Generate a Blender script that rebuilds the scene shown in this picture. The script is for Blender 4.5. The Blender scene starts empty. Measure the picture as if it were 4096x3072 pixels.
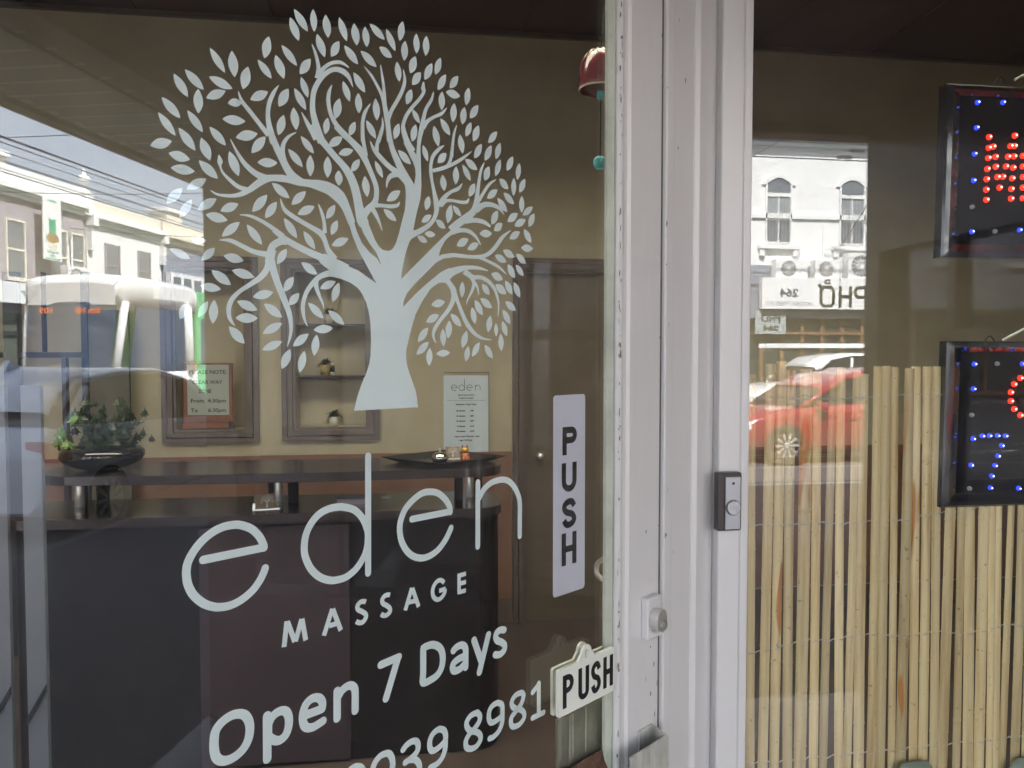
import bpy, bmesh, math, random
from math import sin, cos, tan, radians, pi, sqrt
from mathutils import Vector, Matrix
random.seed(7)
SC = bpy.context.scene
COL = SC.collection

# ------------------------------------------------------------------ camera
CAMZ = 1.6
YAW, PITCH, FPX = radians(8), radians(2.16), 3077.0
cam = bpy.data.objects.new('camera', bpy.data.cameras.new('camera'))
COL.objects.link(cam)
cam.location = (0, 0, CAMZ)
cam.rotation_euler = (radians(90) - PITCH, 0, -YAW)
cam.data.sensor_width = 36.0
cam.data.lens = 36.0 * FPX / 4096
cam.data.clip_start = 0.05
cam.data.clip_end = 600
SC.camera = cam

# ------------------------------------------------------------------ sky, sun, exposure
SUN_EL, SUN_AZ = radians(50), radians(-22)       # azimuth measured from +Y (behind the shop) towards +X
w = bpy.data.worlds.new("World"); SC.world = w; w.use_nodes = True
nt = w.node_tree; nt.nodes.clear()
wo = nt.nodes.new('ShaderNodeOutputWorld'); bg = nt.nodes.new('ShaderNodeBackground')
sky = nt.nodes.new('ShaderNodeTexSky'); sky.sky_type = 'NISHITA'; sky.sun_disc = False
sky.sun_elevation = SUN_EL; sky.sun_rotation = SUN_AZ
sky.air_density = 1.3; sky.dust_density = 2.5; sky.ozone_density = 2.0
tc = nt.nodes.new('ShaderNodeTexCoord'); mp = nt.nodes.new('ShaderNodeMapping'); mp.inputs['Scale'].default_value = (1, 1, 3.2)
ns = nt.nodes.new('ShaderNodeTexNoise'); ns.inputs['Scale'].default_value = 2.6; ns.inputs['Detail'].default_value = 7; ns.inputs['Roughness'].default_value = .58
cr = nt.nodes.new('ShaderNodeValToRGB'); cr.color_ramp.elements[0].position = .40; cr.color_ramp.elements[1].position = .68
cr.color_ramp.elements[0].color = (.5, .5, .5, 1); cr.color_ramp.elements[1].color = (.9, .9, .9, 1)
mx = nt.nodes.new('ShaderNodeMixRGB'); mx.inputs['Color2'].default_value = (4.6, 5.1, 5.9, 1)
nt.links.new(tc.outputs['Generated'], mp.inputs['Vector']); nt.links.new(mp.outputs[0], ns.inputs['Vector'])
nt.links.new(ns.outputs['Fac'], cr.inputs['Fac']); nt.links.new(cr.outputs['Color'], mx.inputs['Fac'])
nt.links.new(sky.outputs[0], mx.inputs['Color1']); nt.links.new(mx.outputs[0], bg.inputs['Color'])
bg.inputs['Strength'].default_value = 0.10
nt.links.new(bg.outputs[0], wo.inputs['Surface'])
sl = bpy.data.lights.new('sun', 'SUN'); sl.energy = 4.2; sl.angle = radians(.5); sl.color = (1, .98, .955)
sun = bpy.data.objects.new('sun', sl); COL.objects.link(sun)
sd = Vector((sin(SUN_AZ) * cos(SUN_EL), cos(SUN_AZ) * cos(SUN_EL), sin(SUN_EL)))   # towards the sun
sun.rotation_euler = sd.to_track_quat('Z', 'Y').to_euler()
SC.view_settings.view_transform = 'Standard'; SC.view_settings.look = 'None'
SC.view_settings.gamma = 1; SC.view_settings.exposure = 3.1
SC.render.engine = 'CYCLES'
SC.cycles.max_bounces = 10; SC.cycles.diffuse_bounces = 4; SC.cycles.glossy_bounces = 4
SC.cycles.transparent_max_bounces = 16; SC.cycles.caustics_reflective = False; SC.cycles.caustics_refractive = False
SC.cycles.use_denoising = True; SC.cycles.sample_clamp_indirect = 4

# ------------------------------------------------------------------ measuring helpers
CP = Vector((0, 0, CAMZ))
_F = Vector((sin(YAW), cos(YAW), 0)); _R = Vector((cos(YAW), -sin(YAW), 0)); _Z = Vector((0, 0, 1))
_Fp = _F * cos(PITCH) - _Z * sin(PITCH); _Up = _Z * cos(PITCH) + _F * sin(PITCH)
def ray(u, v): return _R * (u - 2048) + _Fp * FPX + _Up * (1536 - v)
def hit(o, d, p, n): return o + d * ((p - o).dot(n) / d.dot(n))
DA = radians(37.4)
DD = Vector((cos(DA), sin(DA), 0)); DN = Vector((sin(DA), -cos(DA), 0))   # along the door, out of the door
DP0 = Vector((.436, 1.302, 0))
def DP(t, o, z): return DP0 + DD * t + DN * o + _Z * z
def dpt(u, v, off=0): return hit(CP, ray(u, v), DP0 + DN * off, DN)
def dtz(u, v, off=0):
    q = dpt(u, v, off); return ((q - DP0).dot(DD), q.z)
def wall(u, v, y): return hit(CP, ray(u, v), Vector((0, y, 0)), Vector((0, 1, 0)))

# ------------------------------------------------------------------ materials
def new_mat(name):
    m = bpy.data.materials.new(name); m.use_nodes = True
    return m, m.node_tree, m.node_tree.nodes['Principled BSDF']
def mat(name, col, rough=.6, metal=0, var=.12, scale=6, bump=0, bscale=40, spec=.5, coat=0, emis=None, es=0, stretch=None, objrand=0):
    m, t, b = new_mat(name)
    b.inputs['Roughness'].default_value = rough; b.inputs['Metallic'].default_value = metal
    b.inputs['Specular IOR Level'].default_value = spec; b.inputs['Coat Weight'].default_value = coat
    L = t.links; N = t.nodes
    geo = N.new('ShaderNodeTexCoord'); src = geo.outputs['Object']
    mpn = N.new('ShaderNodeMapping'); L.new(src, mpn.inputs['Vector'])
    if stretch: mpn.inputs['Scale'].default_value = stretch
    n = N.new('ShaderNodeTexNoise'); n.inputs['Scale'].default_value = scale; n.inputs['Detail'].default_value = 6; n.inputs['Roughness'].default_value = .65
    L.new(mpn.outputs[0], n.inputs['Vector'])
    r = N.new('ShaderNodeMapRange'); r.inputs['To Min'].default_value = 1 - var; r.inputs['To Max'].default_value = 1 + var
    r.inputs['From Min'].default_value = .3; r.inputs['From Max'].default_value = .7
    L.new(n.outputs['Fac'], r.inputs['Value'])
    v = N.new('ShaderNodeVectorMath'); v.operation = 'SCALE'; v.inputs[0].default_value = col[:3]
    if objrand:
        oi = N.new('ShaderNodeObjectInfo'); rr = N.new('ShaderNodeMapRange')
        rr.inputs['To Min'].default_value = 1 - objrand; rr.inputs['To Max'].default_value = 1 + objrand
        L.new(oi.outputs['Random'], rr.inputs['Value'])
        mm = N.new('ShaderNodeMath'); mm.operation = 'MULTIPLY'; L.new(r.outputs[0], mm.inputs[0]); L.new(rr.outputs[0], mm.inputs[1])
        L.new(mm.outputs[0], v.inputs['Scale'])
    else:
        L.new(r.outputs[0], v.inputs['Scale'])
    L.new(v.outputs[0], b.inputs['Base Color'])
    if bump:
        n2 = N.new('ShaderNodeTexNoise'); n2.inputs['Scale'].default_value = bscale; n2.inputs['Detail'].default_value = 5
        L.new(mpn.outputs[0], n2.inputs['Vector'])
        bp = N.new('ShaderNodeBump'); bp.inputs['Strength'].default_value = bump; bp.inputs['Distance'].default_value = .01
        L.new(n2.outputs['Fac'], bp.inputs['Height']); L.new(bp.outputs[0], b.inputs['Normal'])
    if emis:
        b.inputs['Emission Color'].default_value = (*emis, 1); b.inputs['Emission Strength'].default_value = es
    return m

def glass_mat(name, r0=.05, dust_haze=.02, tint=(1, 1, 1)):
    m = bpy.data.materials.new(name); m.use_nodes = True; t = m.node_tree; t.nodes.clear(); N = t.nodes; L = t.links
    out = N.new('ShaderNodeOutputMaterial'); tr = N.new('ShaderNodeBsdfTransparent'); tr.inputs[0].default_value = (*tint, 1)
    gl = N.new('ShaderNodeBsdfGlossy'); gl.inputs['Roughness'].default_value = 0; gl.inputs['Color'].default_value = (1, 1, 1, 1)
    g = N.new('ShaderNodeNewGeometry'); d = N.new('ShaderNodeVectorMath'); d.operation = 'DOT_PRODUCT'
    L.new(g.outputs['Normal'], d.inputs[0]); L.new(g.outputs['Incoming'], d.inputs[1])
    a = N.new('ShaderNodeMath'); a.operation = 'ABSOLUTE'; L.new(d.outputs['Value'], a.inputs[0])
    s = N.new('ShaderNodeMath'); s.operation = 'SUBTRACT'; s.inputs[0].default_value = 1; L.new(a.outputs[0], s.inputs[1])
    p = N.new('ShaderNodeMath'); p.operation = 'POWER'; p.inputs[1].default_value = 5; L.new(s.outputs[0], p.inputs[0])
    k = N.new('ShaderNodeMath'); k.operation = 'MULTIPLY_ADD'; k.inputs[1].default_value = 1 - r0; k.inputs[2].default_value = r0
    L.new(p.outputs[0], k.inputs[0])
    mx = N.new('ShaderNodeMixShader'); L.new(k.outputs[0], mx.inputs[0]); L.new(tr.outputs[0], mx.inputs[1]); L.new(gl.outputs[0], mx.inputs[2])
    df = N.new('ShaderNodeBsdfDiffuse'); df.inputs[0].default_value = (.8, .8, .78, 1)  # faint dust film doubling as painted haze that lifts blacks behind the glass
    ns = N.new('ShaderNodeTexNoise'); ns.inputs['Scale'].default_value = 7; ns.inputs['Detail'].default_value = 8
    tcn = N.new('ShaderNodeTexCoord'); L.new(tcn.outputs['Object'], ns.inputs['Vector'])
    mr = N.new('ShaderNodeMapRange'); mr.inputs['From Min'].default_value = .3; mr.inputs['From Max'].default_value = .75
    mr.inputs['To Min'].default_value = dust_haze * .6; mr.inputs['To Max'].default_value = dust_haze * 1.5; L.new(ns.outputs['Fac'], mr.inputs['Value'])
    m2 = N.new('ShaderNodeMixShader'); L.new(mr.outputs[0], m2.inputs[0]); L.new(mx.outputs[0], m2.inputs[1]); L.new(df.outputs[0], m2.inputs[2])
    L.new(m2.outputs[0], out.inputs['Surface'])
    return m

M = {}
M['glass'] = glass_mat('shop glass', .062, .006)
M['winglass'] = glass_mat('window glass', .062, .006)
M['paint'] = mat('cream gloss paint', (.70, .69, .695), .34, var=.04, scale=3, bump=.08, bscale=60, stretch=(1, 1, .15))
M['vinyl'] = mat('white vinyl film', (.79, .91, .91), .5, var=.015, scale=2)
M['paint_in'] = mat('old putty paint', (.42, .45, .38), .5, var=.18, scale=14, bump=.3, bscale=90)
M['black_ink'] = mat('black print', (.012, .012, .013), .5, var=.1)
M['plate'] = mat('lilac white sign film', (.68, .70, .80), .45, var=.02)
M['plastic'] = mat('ivory plastic', (.80, .83, .76), .3, var=.02)
M['chrome'] = mat('brushed metal', (.7, .7, .67), .36, .75, var=.1, scale=30)
M['alu'] = mat('worn aluminium with paint flakes', (.60, .60, .55), .45, .35, var=.30, scale=30, bump=.35, bscale=90, stretch=(1, 1, .25))
M['wallin'] = mat('olive tan wall', (.43, .39, .285), .8, var=.10, scale=2.2, bump=.15, bscale=14)
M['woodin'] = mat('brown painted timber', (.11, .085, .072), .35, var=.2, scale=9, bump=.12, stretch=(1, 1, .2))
M['ceil'] = mat('dark ceiling sheet', (.10, .065, .06), .8, var=.08)
M['floor_in'] = mat('dark floor boards', (.07, .05, .045), .5, var=.2, scale=8, stretch=(1, .1, 1))
M['cdark'] = mat('black brown laminate', (.009, .008, .011), .55, var=.3, scale=12, spec=.2)
M['cpanel'] = mat('plum grey laminate panel', (.048, .036, .046), .5, var=.12, scale=3, spec=.25)
M['cedge'] = mat('dark laminate top', (.030, .024, .030), .22, var=.1)
M['bamboo'] = None
M['ledbox'] = mat('black gloss plastic', (.012, .013, .016), .12, var=.05, coat=.6)

# ------------------------------------------------------------------ mesh building
class MB:
    def __init__(s): s.v = []; s.f = []; s.m = []
    def quadgrid(s, rows, closed=False, mi=0):
        b = len(s.v); n = len(rows[0])
        for r in rows: s.v += [Vector(p) for p in r]
        for i in range(len(rows) - 1):
            for j in range(n if closed else n - 1):
                k = (j + 1) % n
                s.f.append((b + i * n + j, b + i * n + k, b + (i + 1) * n + k, b + (i + 1) * n + j)); s.m.append(mi)
        return s
    def poly(s, pts, mi=0):
        b = len(s.v); s.v += [Vector(p) for p in pts]; s.f.append(tuple(range(b, b + len(pts)))); s.m.append(mi); return s
    def boxf(s, fn, a0, a1, b0, b1, c0, c1, mi=0):
        b = len(s.v)
        for c in (c0, c1):
            for bb in (b0, b1):
                for a in (a0, a1): s.v.append(Vector(fn(a, bb, c)))
        for q in ((0, 2, 3, 1), (4, 5, 7, 6), (0, 1, 5, 4), (2, 6, 7, 3), (0, 4, 6, 2), (1, 3, 7, 5)):
            s.f.append(tuple(b + i for i in q)); s.m.append(mi)
        return s
    def box(s, x0, x1, y0, y1, z0, z1, mi=0): return s.boxf(lambda a, b, c: (a, b, c), x0, x1, y0, y1, z0, z1, mi)
    def prism(s, fn, poly, c0, c1, mi=0):           # poly in (a,b), extruded along c
        n = len(poly); b = len(s.v)
        for c in (c0, c1): s.v += [Vector(fn(p[0], p[1], c)) for p in poly]
        s.f.append(tuple(b + i for i in reversed(range(n)))); s.f.append(tuple(b + n + i for i in range(n))); s.m += [mi, mi]
        for i in range(n):
            j = (i + 1) % n; s.f.append((b + i, b + j, b + n + j, b + n + i)); s.m.append(mi)
        return s
    def tube(s, pts, r, n=8, mi=0, cap=True):
        pts = [Vector(p) for p in pts]; rows = []
        rr = r if isinstance(r, (list, tuple)) else [r] * len(pts)
        up = None
        for i, p in enumerate(pts):
            d = (pts[min(i + 1, len(pts) - 1)] - pts[max(i - 1, 0)]).normalized()
            if up is None:
                up = Vector((0, 0, 1)) if abs(d.z) < .9 else Vector((1, 0, 0))
            a = d.cross(up).normalized(); c = a.cross(d).normalized(); up = c
            rows.append([p + (a * cos(2 * pi * k / n) + c * sin(2 * pi * k / n)) * rr[i] for k in range(n)])
        b = len(s.v); s.quadgrid(rows, True, mi)
        if cap:
            s.f.append(tuple(b + k for k in reversed(range(n)))); s.m.append(mi)
            e = b + (len(rows) - 1) * n; s.f.append(tuple(e + k for k in range(n))); s.m.append(mi)
        return s
    def lathe(s, prof, c, n=20, mi=0, ax=None, wob=None):
        c = Vector(c); rows = []
        for r, z in prof:
            row = []
            for k in range(n):
                a = 2 * pi * k / n; rr = r * (wob(a, z) if wob else 1)
                row.append(c + Vector((rr * cos(a), rr * sin(a), z)) if ax is None else c + ax[0] * rr * cos(a) + ax[1] * rr * sin(a) + ax[2] * z)
            rows.append(row)
        return s.quadgrid(rows, True, mi)
    def build(s, name, mats, parent=None, smooth=False, bev=0, kind=None, fix=True):
        me = bpy.data.meshes.new(name)
        off = wloc(parent) if parent else Vector((0, 0, 0))
        me.from_pydata([tuple(p - off) for p in s.v], [], s.f)
        if not isinstance(mats, (list, tuple)): mats = [mats]
        for m in mats: me.materials.append(m)
        for i, p in enumerate(me.polygons): p.material_index = s.m[i]; p.use_smooth = smooth
        if fix:
            bm = bmesh.new(); bm.from_mesh(me); bmesh.ops.recalc_face_normals(bm, faces=bm.faces)
            big = [f for f in bm.faces if len(f.verts) > 6]
            if big: bmesh.ops.triangulate(bm, faces=big)
            bm.to_mesh(me); bm.free()
        o = bpy.data.objects.new(name, me); COL.objects.link(o)
        if parent: o.parent = parent
        if bev:
            md = o.modifiers.new('bevel', 'BEVEL'); md.width = bev; md.segments = 2; md.limit_method = 'ANGLE'
        if kind: o['kind'] = kind
        return o
def wloc(o):
    v = Vector((0, 0, 0))
    while o: v += o.location; o = o.parent
    return v
def recenter(o):
    """move a top-level mesh's origin to the base of its shape"""
    me = o.data; xs = [v.co for v in me.vertices]
    c = Vector(((min(p.x for p in xs) + max(p.x for p in xs)) / 2, (min(p.y for p in xs) + max(p.y for p in xs)) / 2, min(p.z for p in xs)))
    me.transform(Matrix.Translation(-c)); o.location = c; return o
def tag(o, label=None, cat=None, group=None, kind=None):
    if label: o['label'] = label
    if cat: o['category'] = cat
    if group: o['group'] = group
    if kind: o['kind'] = kind
    return o
def thing(name, label, cat, loc=(0, 0, 0), group=None):
    o = bpy.data.objects.new(name, None); COL.objects.link(o); o.location = loc; o.empty_display_size = .1
    return tag(o, label, cat, group)
def single(name, mb, mats, label, cat, group=None, **k):
    return tag(recenter(mb.build(name, mats, None, **k)), label, cat, group)
def struct(name, mb, mats, **k): return mb.build(name, mats, None, kind='structure', **k)

def text_mb(body, size, org, right, up, nrm, lift=.001, bold=0, width=None, align='CENTER', space=1.0):
    """flat printed text as a mesh lying on a surface"""
    cu = bpy.data.curves.new('txt', 'FONT'); cu.body = body; cu.size = size; cu.align_x = align; cu.offset = bold; cu.space_character = space
    cu.resolution_u = 3
    o = bpy.data.objects.new('txt', cu); COL.objects.link(o)
    me = bpy.data.meshes.new_from_object(o.evaluated_get(bpy.context.evaluated_depsgraph_get()))
    xs = [v.co.x for v in me.vertices] or [0]
    k = (width / max(1e-6, max(xs) - min(xs))) if width else 1
    mb = MB(); org = Vector(org)
    for v in me.vertices: mb.v.append(org + right * v.co.x * k + up * v.co.y + nrm * lift)
    for p in me.polygons: mb.f.append(tuple(p.vertices)); mb.m.append(0)
    bpy.data.objects.remove(o); bpy.data.curves.remove(cu); bpy.data.meshes.remove(me)
    return mb
def catmull(pts, n=5):
    out = []; P = [pts[0]] + list(pts) + [pts[-1]]
    for i in range(1, len(P) - 2):
        for k in range(n):
            t = k / n
            out.append(tuple(.5 * ((2 * P[i][j]) + (-P[i-1][j] + P[i+1][j]) * t + (2*P[i-1][j] - 5*P[i][j] + 4*P[i+1][j] - P[i+2][j]) * t*t + (-P[i-1][j] + 3*P[i][j] - 3*P[i+1][j] + P[i+2][j]) * t**3) for j in range(len(pts[0]))))
    out.append(tuple(pts[-1])); return out
def stroke_outline(pts, closed=False, cap=True):
    """pts (x,y,w) -> left and right edges"""
    L, R = [], []; n = len(pts)
    for i, (x, y, w_) in enumerate(pts):
        a = pts[(i - 1) % n] if closed else pts[max(0, i - 1)]; b = pts[(i + 1) % n] if closed else pts[min(n - 1, i + 1)]
        dx, dy = b[0] - a[0], b[1] - a[1]; l = sqrt(dx * dx + dy * dy) or 1
        L.append((x - dy / l * w_ / 2, y + dx / l * w_ / 2)); R.append((x + dy / l * w_ / 2, y - dx / l * w_ / 2))
    return L, R
def ribbon(mb, pts, fn, closed=False, smooth=5, round_caps=False):
    P = catmull(pts, smooth) if (smooth and len(pts) > 2) else list(pts)
    if closed: P = P[:-1]
    L, R = stroke_outline(P, closed)
    if closed: L.append(L[0]); R.append(R[0])
    mb.quadgrid([[fn(*a), fn(*b)] for a, b in zip(L, R)])
    if round_caps and not closed:
        for end, prev in ((P[0], P[1]), (P[-1], P[-2])):
            a0 = math.atan2(end[1] - prev[1], end[0] - prev[0]); r = end[2] / 2
            mb.poly([fn(end[0] + r * cos(a0 + th), end[1] + r * sin(a0 + th)) for th in [(-pi / 2) + pi * k / 8 for k in range(9)]])
# ================================================================== glazed door, its frame and post
Z0, ZT = 0.0, 2.62
door = thing('shop_door', 'cream painted glazed timber door standing at an angle left of the corner post', 'door', tuple(DP(.018, -.02, 0)))
GO = -.020                       # outer face of the door glass
m = MB().boxf(DP, -1.035, -.100, GO - .005, GO, .86, 2.28); m.build('glass', M['glass'], door)
m = MB().boxf(DP, -.074, .0165, -.042, 0, 0, 2.36).boxf(DP, -1.13, -1.04, -.042, 0, 0, 2.36).boxf(DP, -1.04, -.074, -.042, 0, 2.27, 2.36).boxf(DP, -1.04, -.074, -.042, 0, 0, .80)
m.build('door_frame', M['paint'], door, bev=.0015)
# ogee moulding round the glass
def mould(m, z0, z1):
    ta, tz_ = dtz(2466, 1500, -.004)[0], -.0745
    q_ = lambda f_: ta + (tz_ - ta) * f_
    prof = [(q_(.03), -.030), (q_(0), -.006), (q_(.08), -.001), (q_(.22), .0005), (q_(.42), -.001), (q_(.60), -.0045), (q_(.85), -.004), (q_(1), -.0005), (q_(1), -.030)]
    m.prism(lambda a, b, c: DP(a, b, c), prof, z0, z1)
m = MB(); mould(m, .80, 2.27)
m.prism(lambda a, b, c: DP(-1.115 + .001 - a - .037 * 0, b, c), [(p[0], p[1]) for p in [(-.03, -.016), (-.028, -.004), (-.036, .001), (-.052, -.002), (-.066, -.001), (-.066, -.03)]], .80, 2.27)
m.build('moulding', M['paint'], door)
tb0, tb1 = dtz(2424, 1500, -.014)[0], dtz(2460, 1500, -.006)[0]
m = MB().prism(lambda a, b, c: DP(a, b, c), [(tb0, GO + .001), (tb0 + .001, -.014), (tb1 - .004, -.007), (tb1, -.0075), (tb1 + .001, GO + .001)], .83, 2.27)
m.build('glazing_bead', M['paint_in'], door)
# bottom rail of the glass: brown, flaking
M['flaky'] = mat('flaking brown varnish', (.10, .055, .035), .5, var=.5, scale=26, bump=.9, bscale=45)
zr = dpt(2300, 3048).z
m = MB().prism(lambda a, b, c: DP(c, b, a), [(.80, -.018), (.80, .012), (.845, .012), (.868, -.002), (zr - .02, -.0185)], -1.04, -.112)
m.build('sill_bead', M['flaky'], door)
rnd = random.Random(3); m = MB()
for k in range(46):                                   # loose paint crumbs along the sill
    t = -.12 - rnd.random() ** 1.5 * .14; z = .868 + rnd.uniform(-.02, .018) ; r = rnd.uniform(.0015, .005)
    c = DP(t, -.004 - (z - .85) * .5, z)
    m.lathe([(.0005, -r * .5), (r, 0), (.0005, r * .5)], c, 6, wob=lambda a, zz, q=k: 1 + .4 * sin(3 * a + q))
m.build('paint_crumbs', M['paint_in'], door, kind='stuff')
# dead lock on the stile
def dbox(m, u0, u1, v0, v1, o0, o1, mi=0):
    t0, z1 = dtz(u0, v0, o1); t1, z0_ = dtz(u1, v1, o1); return m.boxf(DP, t0, t1, o0, o1, z0_, z1, mi)
lock = MB(); dbox(lock, 2594, 2648, 2398, 2540, .0, .016); lk = lock.build('lock_case', M['paint'], door, bev=.003)
tc_, zc_ = dtz(2643, 2483, .03)
ax = (DD, _Z, DN)
def stadium(w_, h_, n=8): return [(w_ / 2 * cos(a), (h_ / 2 - w_ / 2) + w_ / 2 * sin(a)) for a in [pi * k / n for k in range(n + 1)]] + [(w_ / 2 * cos(a), -(h_ / 2 - w_ / 2) + w_ / 2 * sin(a)) for a in [pi + pi * k / n for k in range(n + 1)]]
m = MB().prism(lambda a, b, c: DP(tc_ + a, c, zc_ + b), stadium(.030, .040), .0165, .034); m.build('lock_cylinder', M['chrome'], lk, bev=.001)
m = MB().prism(lambda a, b, c: DP(tc_ + .004 + a, c, zc_ - .008 + b), [(.0075 * cos(k * pi / 8), .0075 * sin(k * pi / 8)) for k in range(16)], .034, .0365)
m.prism(lambda a, b, c: DP(tc_ + .004 + a, c, zc_ - .008 + b), [(-.0008, -.004), (.0008, -.004), (.0008, .004), (-.0008, .004)], .0366, .037)
m.build('keyway', [mat('key barrel', (.45, .45, .43), .4, .6)], lk)
# U shaped aluminium pull handle
def at_z(u, v, z):
    d = ray(u, v); q = CP + d * ((z - CAMZ) / d.z) - DP0; return q.dot(DD), q.dot(DN)
zt = dtz(2606, 2891, .0)[1]
hA, hB = dtz(2548, 2922, 0)[0], dtz(2606, 2891, 0)[0]
(tC, oC), (tE, oE) = at_z(2688, 2946, zt), at_z(2511, 3030, zt); oC = (oC + oE) / 2
h = MB().prism(DP, [(hA, .0005), (hB, .0005), (tC + .001, oC - .002), (tC, oC), (tE, oC), (tE + .001, oC - .005), (tC - .007, oC - .005), (hB - .005, .0055), (hA, .0055)], .70, zt)
h.build('pull_handle', M['alu'], door, bev=.001)
print('HANDLE', hA, hB, tC, oC, tE, oE)
# ribbed finger plate inside the glass and inside handle
t0, z1 = dtz(2233, 2905, -.035); t1, _ = dtz(2416, 2820, -.035)
m = MB(); n = 36
rows = []
for k in range(n + 1):
    a = k / n; t = t0 + (t1 - t0) * a; o = -.030 - .006 * (abs(a - .5) * 2) ** 6
    if 6 < k < 10 or 17 < k < 21: o -= .0016 * (k % 2)
    zz = z1 + (.012 if 0 < k < n else 0)
    rows.append([DP(t, o, .62), DP(t, o, zz)])
m.quadgrid(rows); m.boxf(DP, t0 + .001, t1 - .001, -.042, -.037, .62, z1 + .009); m.build('finger_plate', mat('ribbed brass plate', (.55, .55, .42), .3, .8, var=.25, scale=12), door)
q = [dtz(2408, 2225, -.04), dtz(2372, 2250, -.07), dtz(2362, 2290, -.075), dtz(2392, 2312, -.04)]
m = MB().tube(catmull([tuple(DP(a, b, c)) for (a, c), b in zip(q, (-.03, -.06, -.06, -.03))], 5), .0045, 10); m.build('inside_handle', M['chrome'], door, smooth=True)

# ---- frame: jamb in the door plane, then the corner post with the window
fr = thing('door_frame', 'cream painted timber jamb and corner post between door and bamboo window', 'door frame', tuple(DP(.1, -.02, 0)))
MB().boxf(DP, .0195, .0235, -.05, -.002, 0, ZT).build('gap_shade_strip', mat('shadow gap', (.12, .11, .11), .8), fr)  # dark strip colours in the shade of the gap beside the door
MB().boxf(DP, .0237, .050, -.06, .006, 0, ZT).build('door_stop', M['paint'], fr, bev=.003)
MB().boxf(DP, .050, .120, -.06, .001, 0, ZT).build('jamb', M['paint'], fr)
MB().prism(DP, [(.120, -.05), (.120, .003), (.128, .009), (.138, .009), (.146, .002), (.162, .002), (.168, -.003), (.205, -.003), (.205, -.05)], 0, ZT).build('jamb_moulding', M['paint'], fr)
xw0, xw1 = wall(2878, 1500, 1.402).x, wall(3006, 1500, 1.40).x
m = MB().box(xw0, xw1 - .018, 1.402, 1.50, 0, ZT); m.build('corner_post', M['paint'], fr, bev=.004)
m = MB().box(xw1 - .0175, xw1, 1.406, 1.50, 0, ZT); m.build('window_stop', M['paint'], fr, bev=.003)
MB().boxf(DP, -1.16, -1.135, -.06, .006, 0, ZT).build('jamb', M['paint'], fr, bev=.003)
MB().boxf(DP, -1.134, .0190, -.06, .006, 2.363, 2.43).boxf(DP, -1.134, .0190, -.05, -.01, 2.43, ZT).build('door_head', M['paint'], fr, bev=.002)

# chips and scuffs along the painted edges
M['chip'] = mat('bare chipped timber', (.20, .17, .14), .8, var=.4, scale=80)
def chips(par, t, o, n, z0, z1, seed, sp=.003):
    R_ = random.Random(seed); mb = MB()
    for k in range(n):
        z = z0 + (z1 - z0) * R_.random() ** .8; tt = t + R_.uniform(-sp, sp); h_ = R_.uniform(.0015, .007); w_ = R_.uniform(.0006, .0022)
        P_ = [(tt + w_ * cos(a_) * R_.uniform(.6, 1.2), z + h_ * sin(a_) * R_.uniform(.6, 1.2)) for a_ in [2 * pi * q / 7 for q in range(7)]]
        mb.poly([DP(p[0], o, p[1]) for p in P_])
    mb.build('paint_chips', M['chip'], par, kind='stuff')
tE_ = dtz(2470, 1700, 0)[0]
chips(door, tE_ + .004, .0009, 60, .85, 2.2, 1, .0030); chips(door, .0150, .0004, 10, .85, 2.2, 2, .0012); chips(door, -.02, .0004, 12, .85, 1.3, 5, .04); chips(fr, .030, .0064, 7, .85, 2.2, 3, .008); chips(fr, .085, .0014, 4, .8, 2.2, 4, .03)
# doorbell 
bu0, bu1 = wall(2870, 2000, 1.38), wall(2967, 2000, 1.38)
zb1, zb0 = wall(2920, 1890, 1.38).z, wall(2920, 2124, 1.38).z
bell = thing('doorbell', 'small silver and dark brown wireless doorbell button on the cream corner post', 'doorbell', (bu0.x, 1.4010, zb0))
MB().box(bu0.x, bu1.x, 1.3785, 1.4005, zb0, zb1).build('backing', mat('dark bronze plastic', (.055, .045, .045), .35), bell, bev=.004)
fx0, fx1 = wall(2902, 2000, 1.375).x, wall(2962, 2000, 1.375).x
zz0, zz1 = zb0 + .004, zb1 - .008
zm = zz0 + (zz1 - zz0) * .42
MB().box(fx0, fx1, 1.3740, 1.3780, zm + .0006, zz1).box(fx0, fx1, 1.3740, 1.3780, zz0, zm - .0006).build('face', mat('silver plastic', (.45, .49, .52), .3, .5, var=.04), bell, bev=.001)
cxx = (fx0 + fx1) / 2
fy = lambda r0, yy: MB().prism(lambda a, b, c: (cxx + a, c, zm + b), [(r0 * cos(k * pi / 12), r0 * sin(k * pi / 12)) for k in range(24)], yy, 1.3738)
fy(.0150, 1.3720).build('ring', mat('dark ring', (.08, .09, .09), .3), bell); 
MB().prism(lambda a, b, c: (cxx + a, c, zm + b), [(.0132 * cos(k * pi / 12), .0132 * sin(k * pi / 12)) for k in range(24)], 1.3690, 1.3719).build('button', mat('silver button', (.5, .53, .55), .25, .6, var=.2, scale=60), bell, bev=.001)
MB().prism(lambda a, b, c: (cxx + a, c, zz1 - .012 + b), [(.0026 * cos(k * pi / 6), .0026 * sin(k * pi / 6)) for k in range(12)], 1.3732, 1.3738).build('indicator', M['black_ink'], bell)

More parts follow.
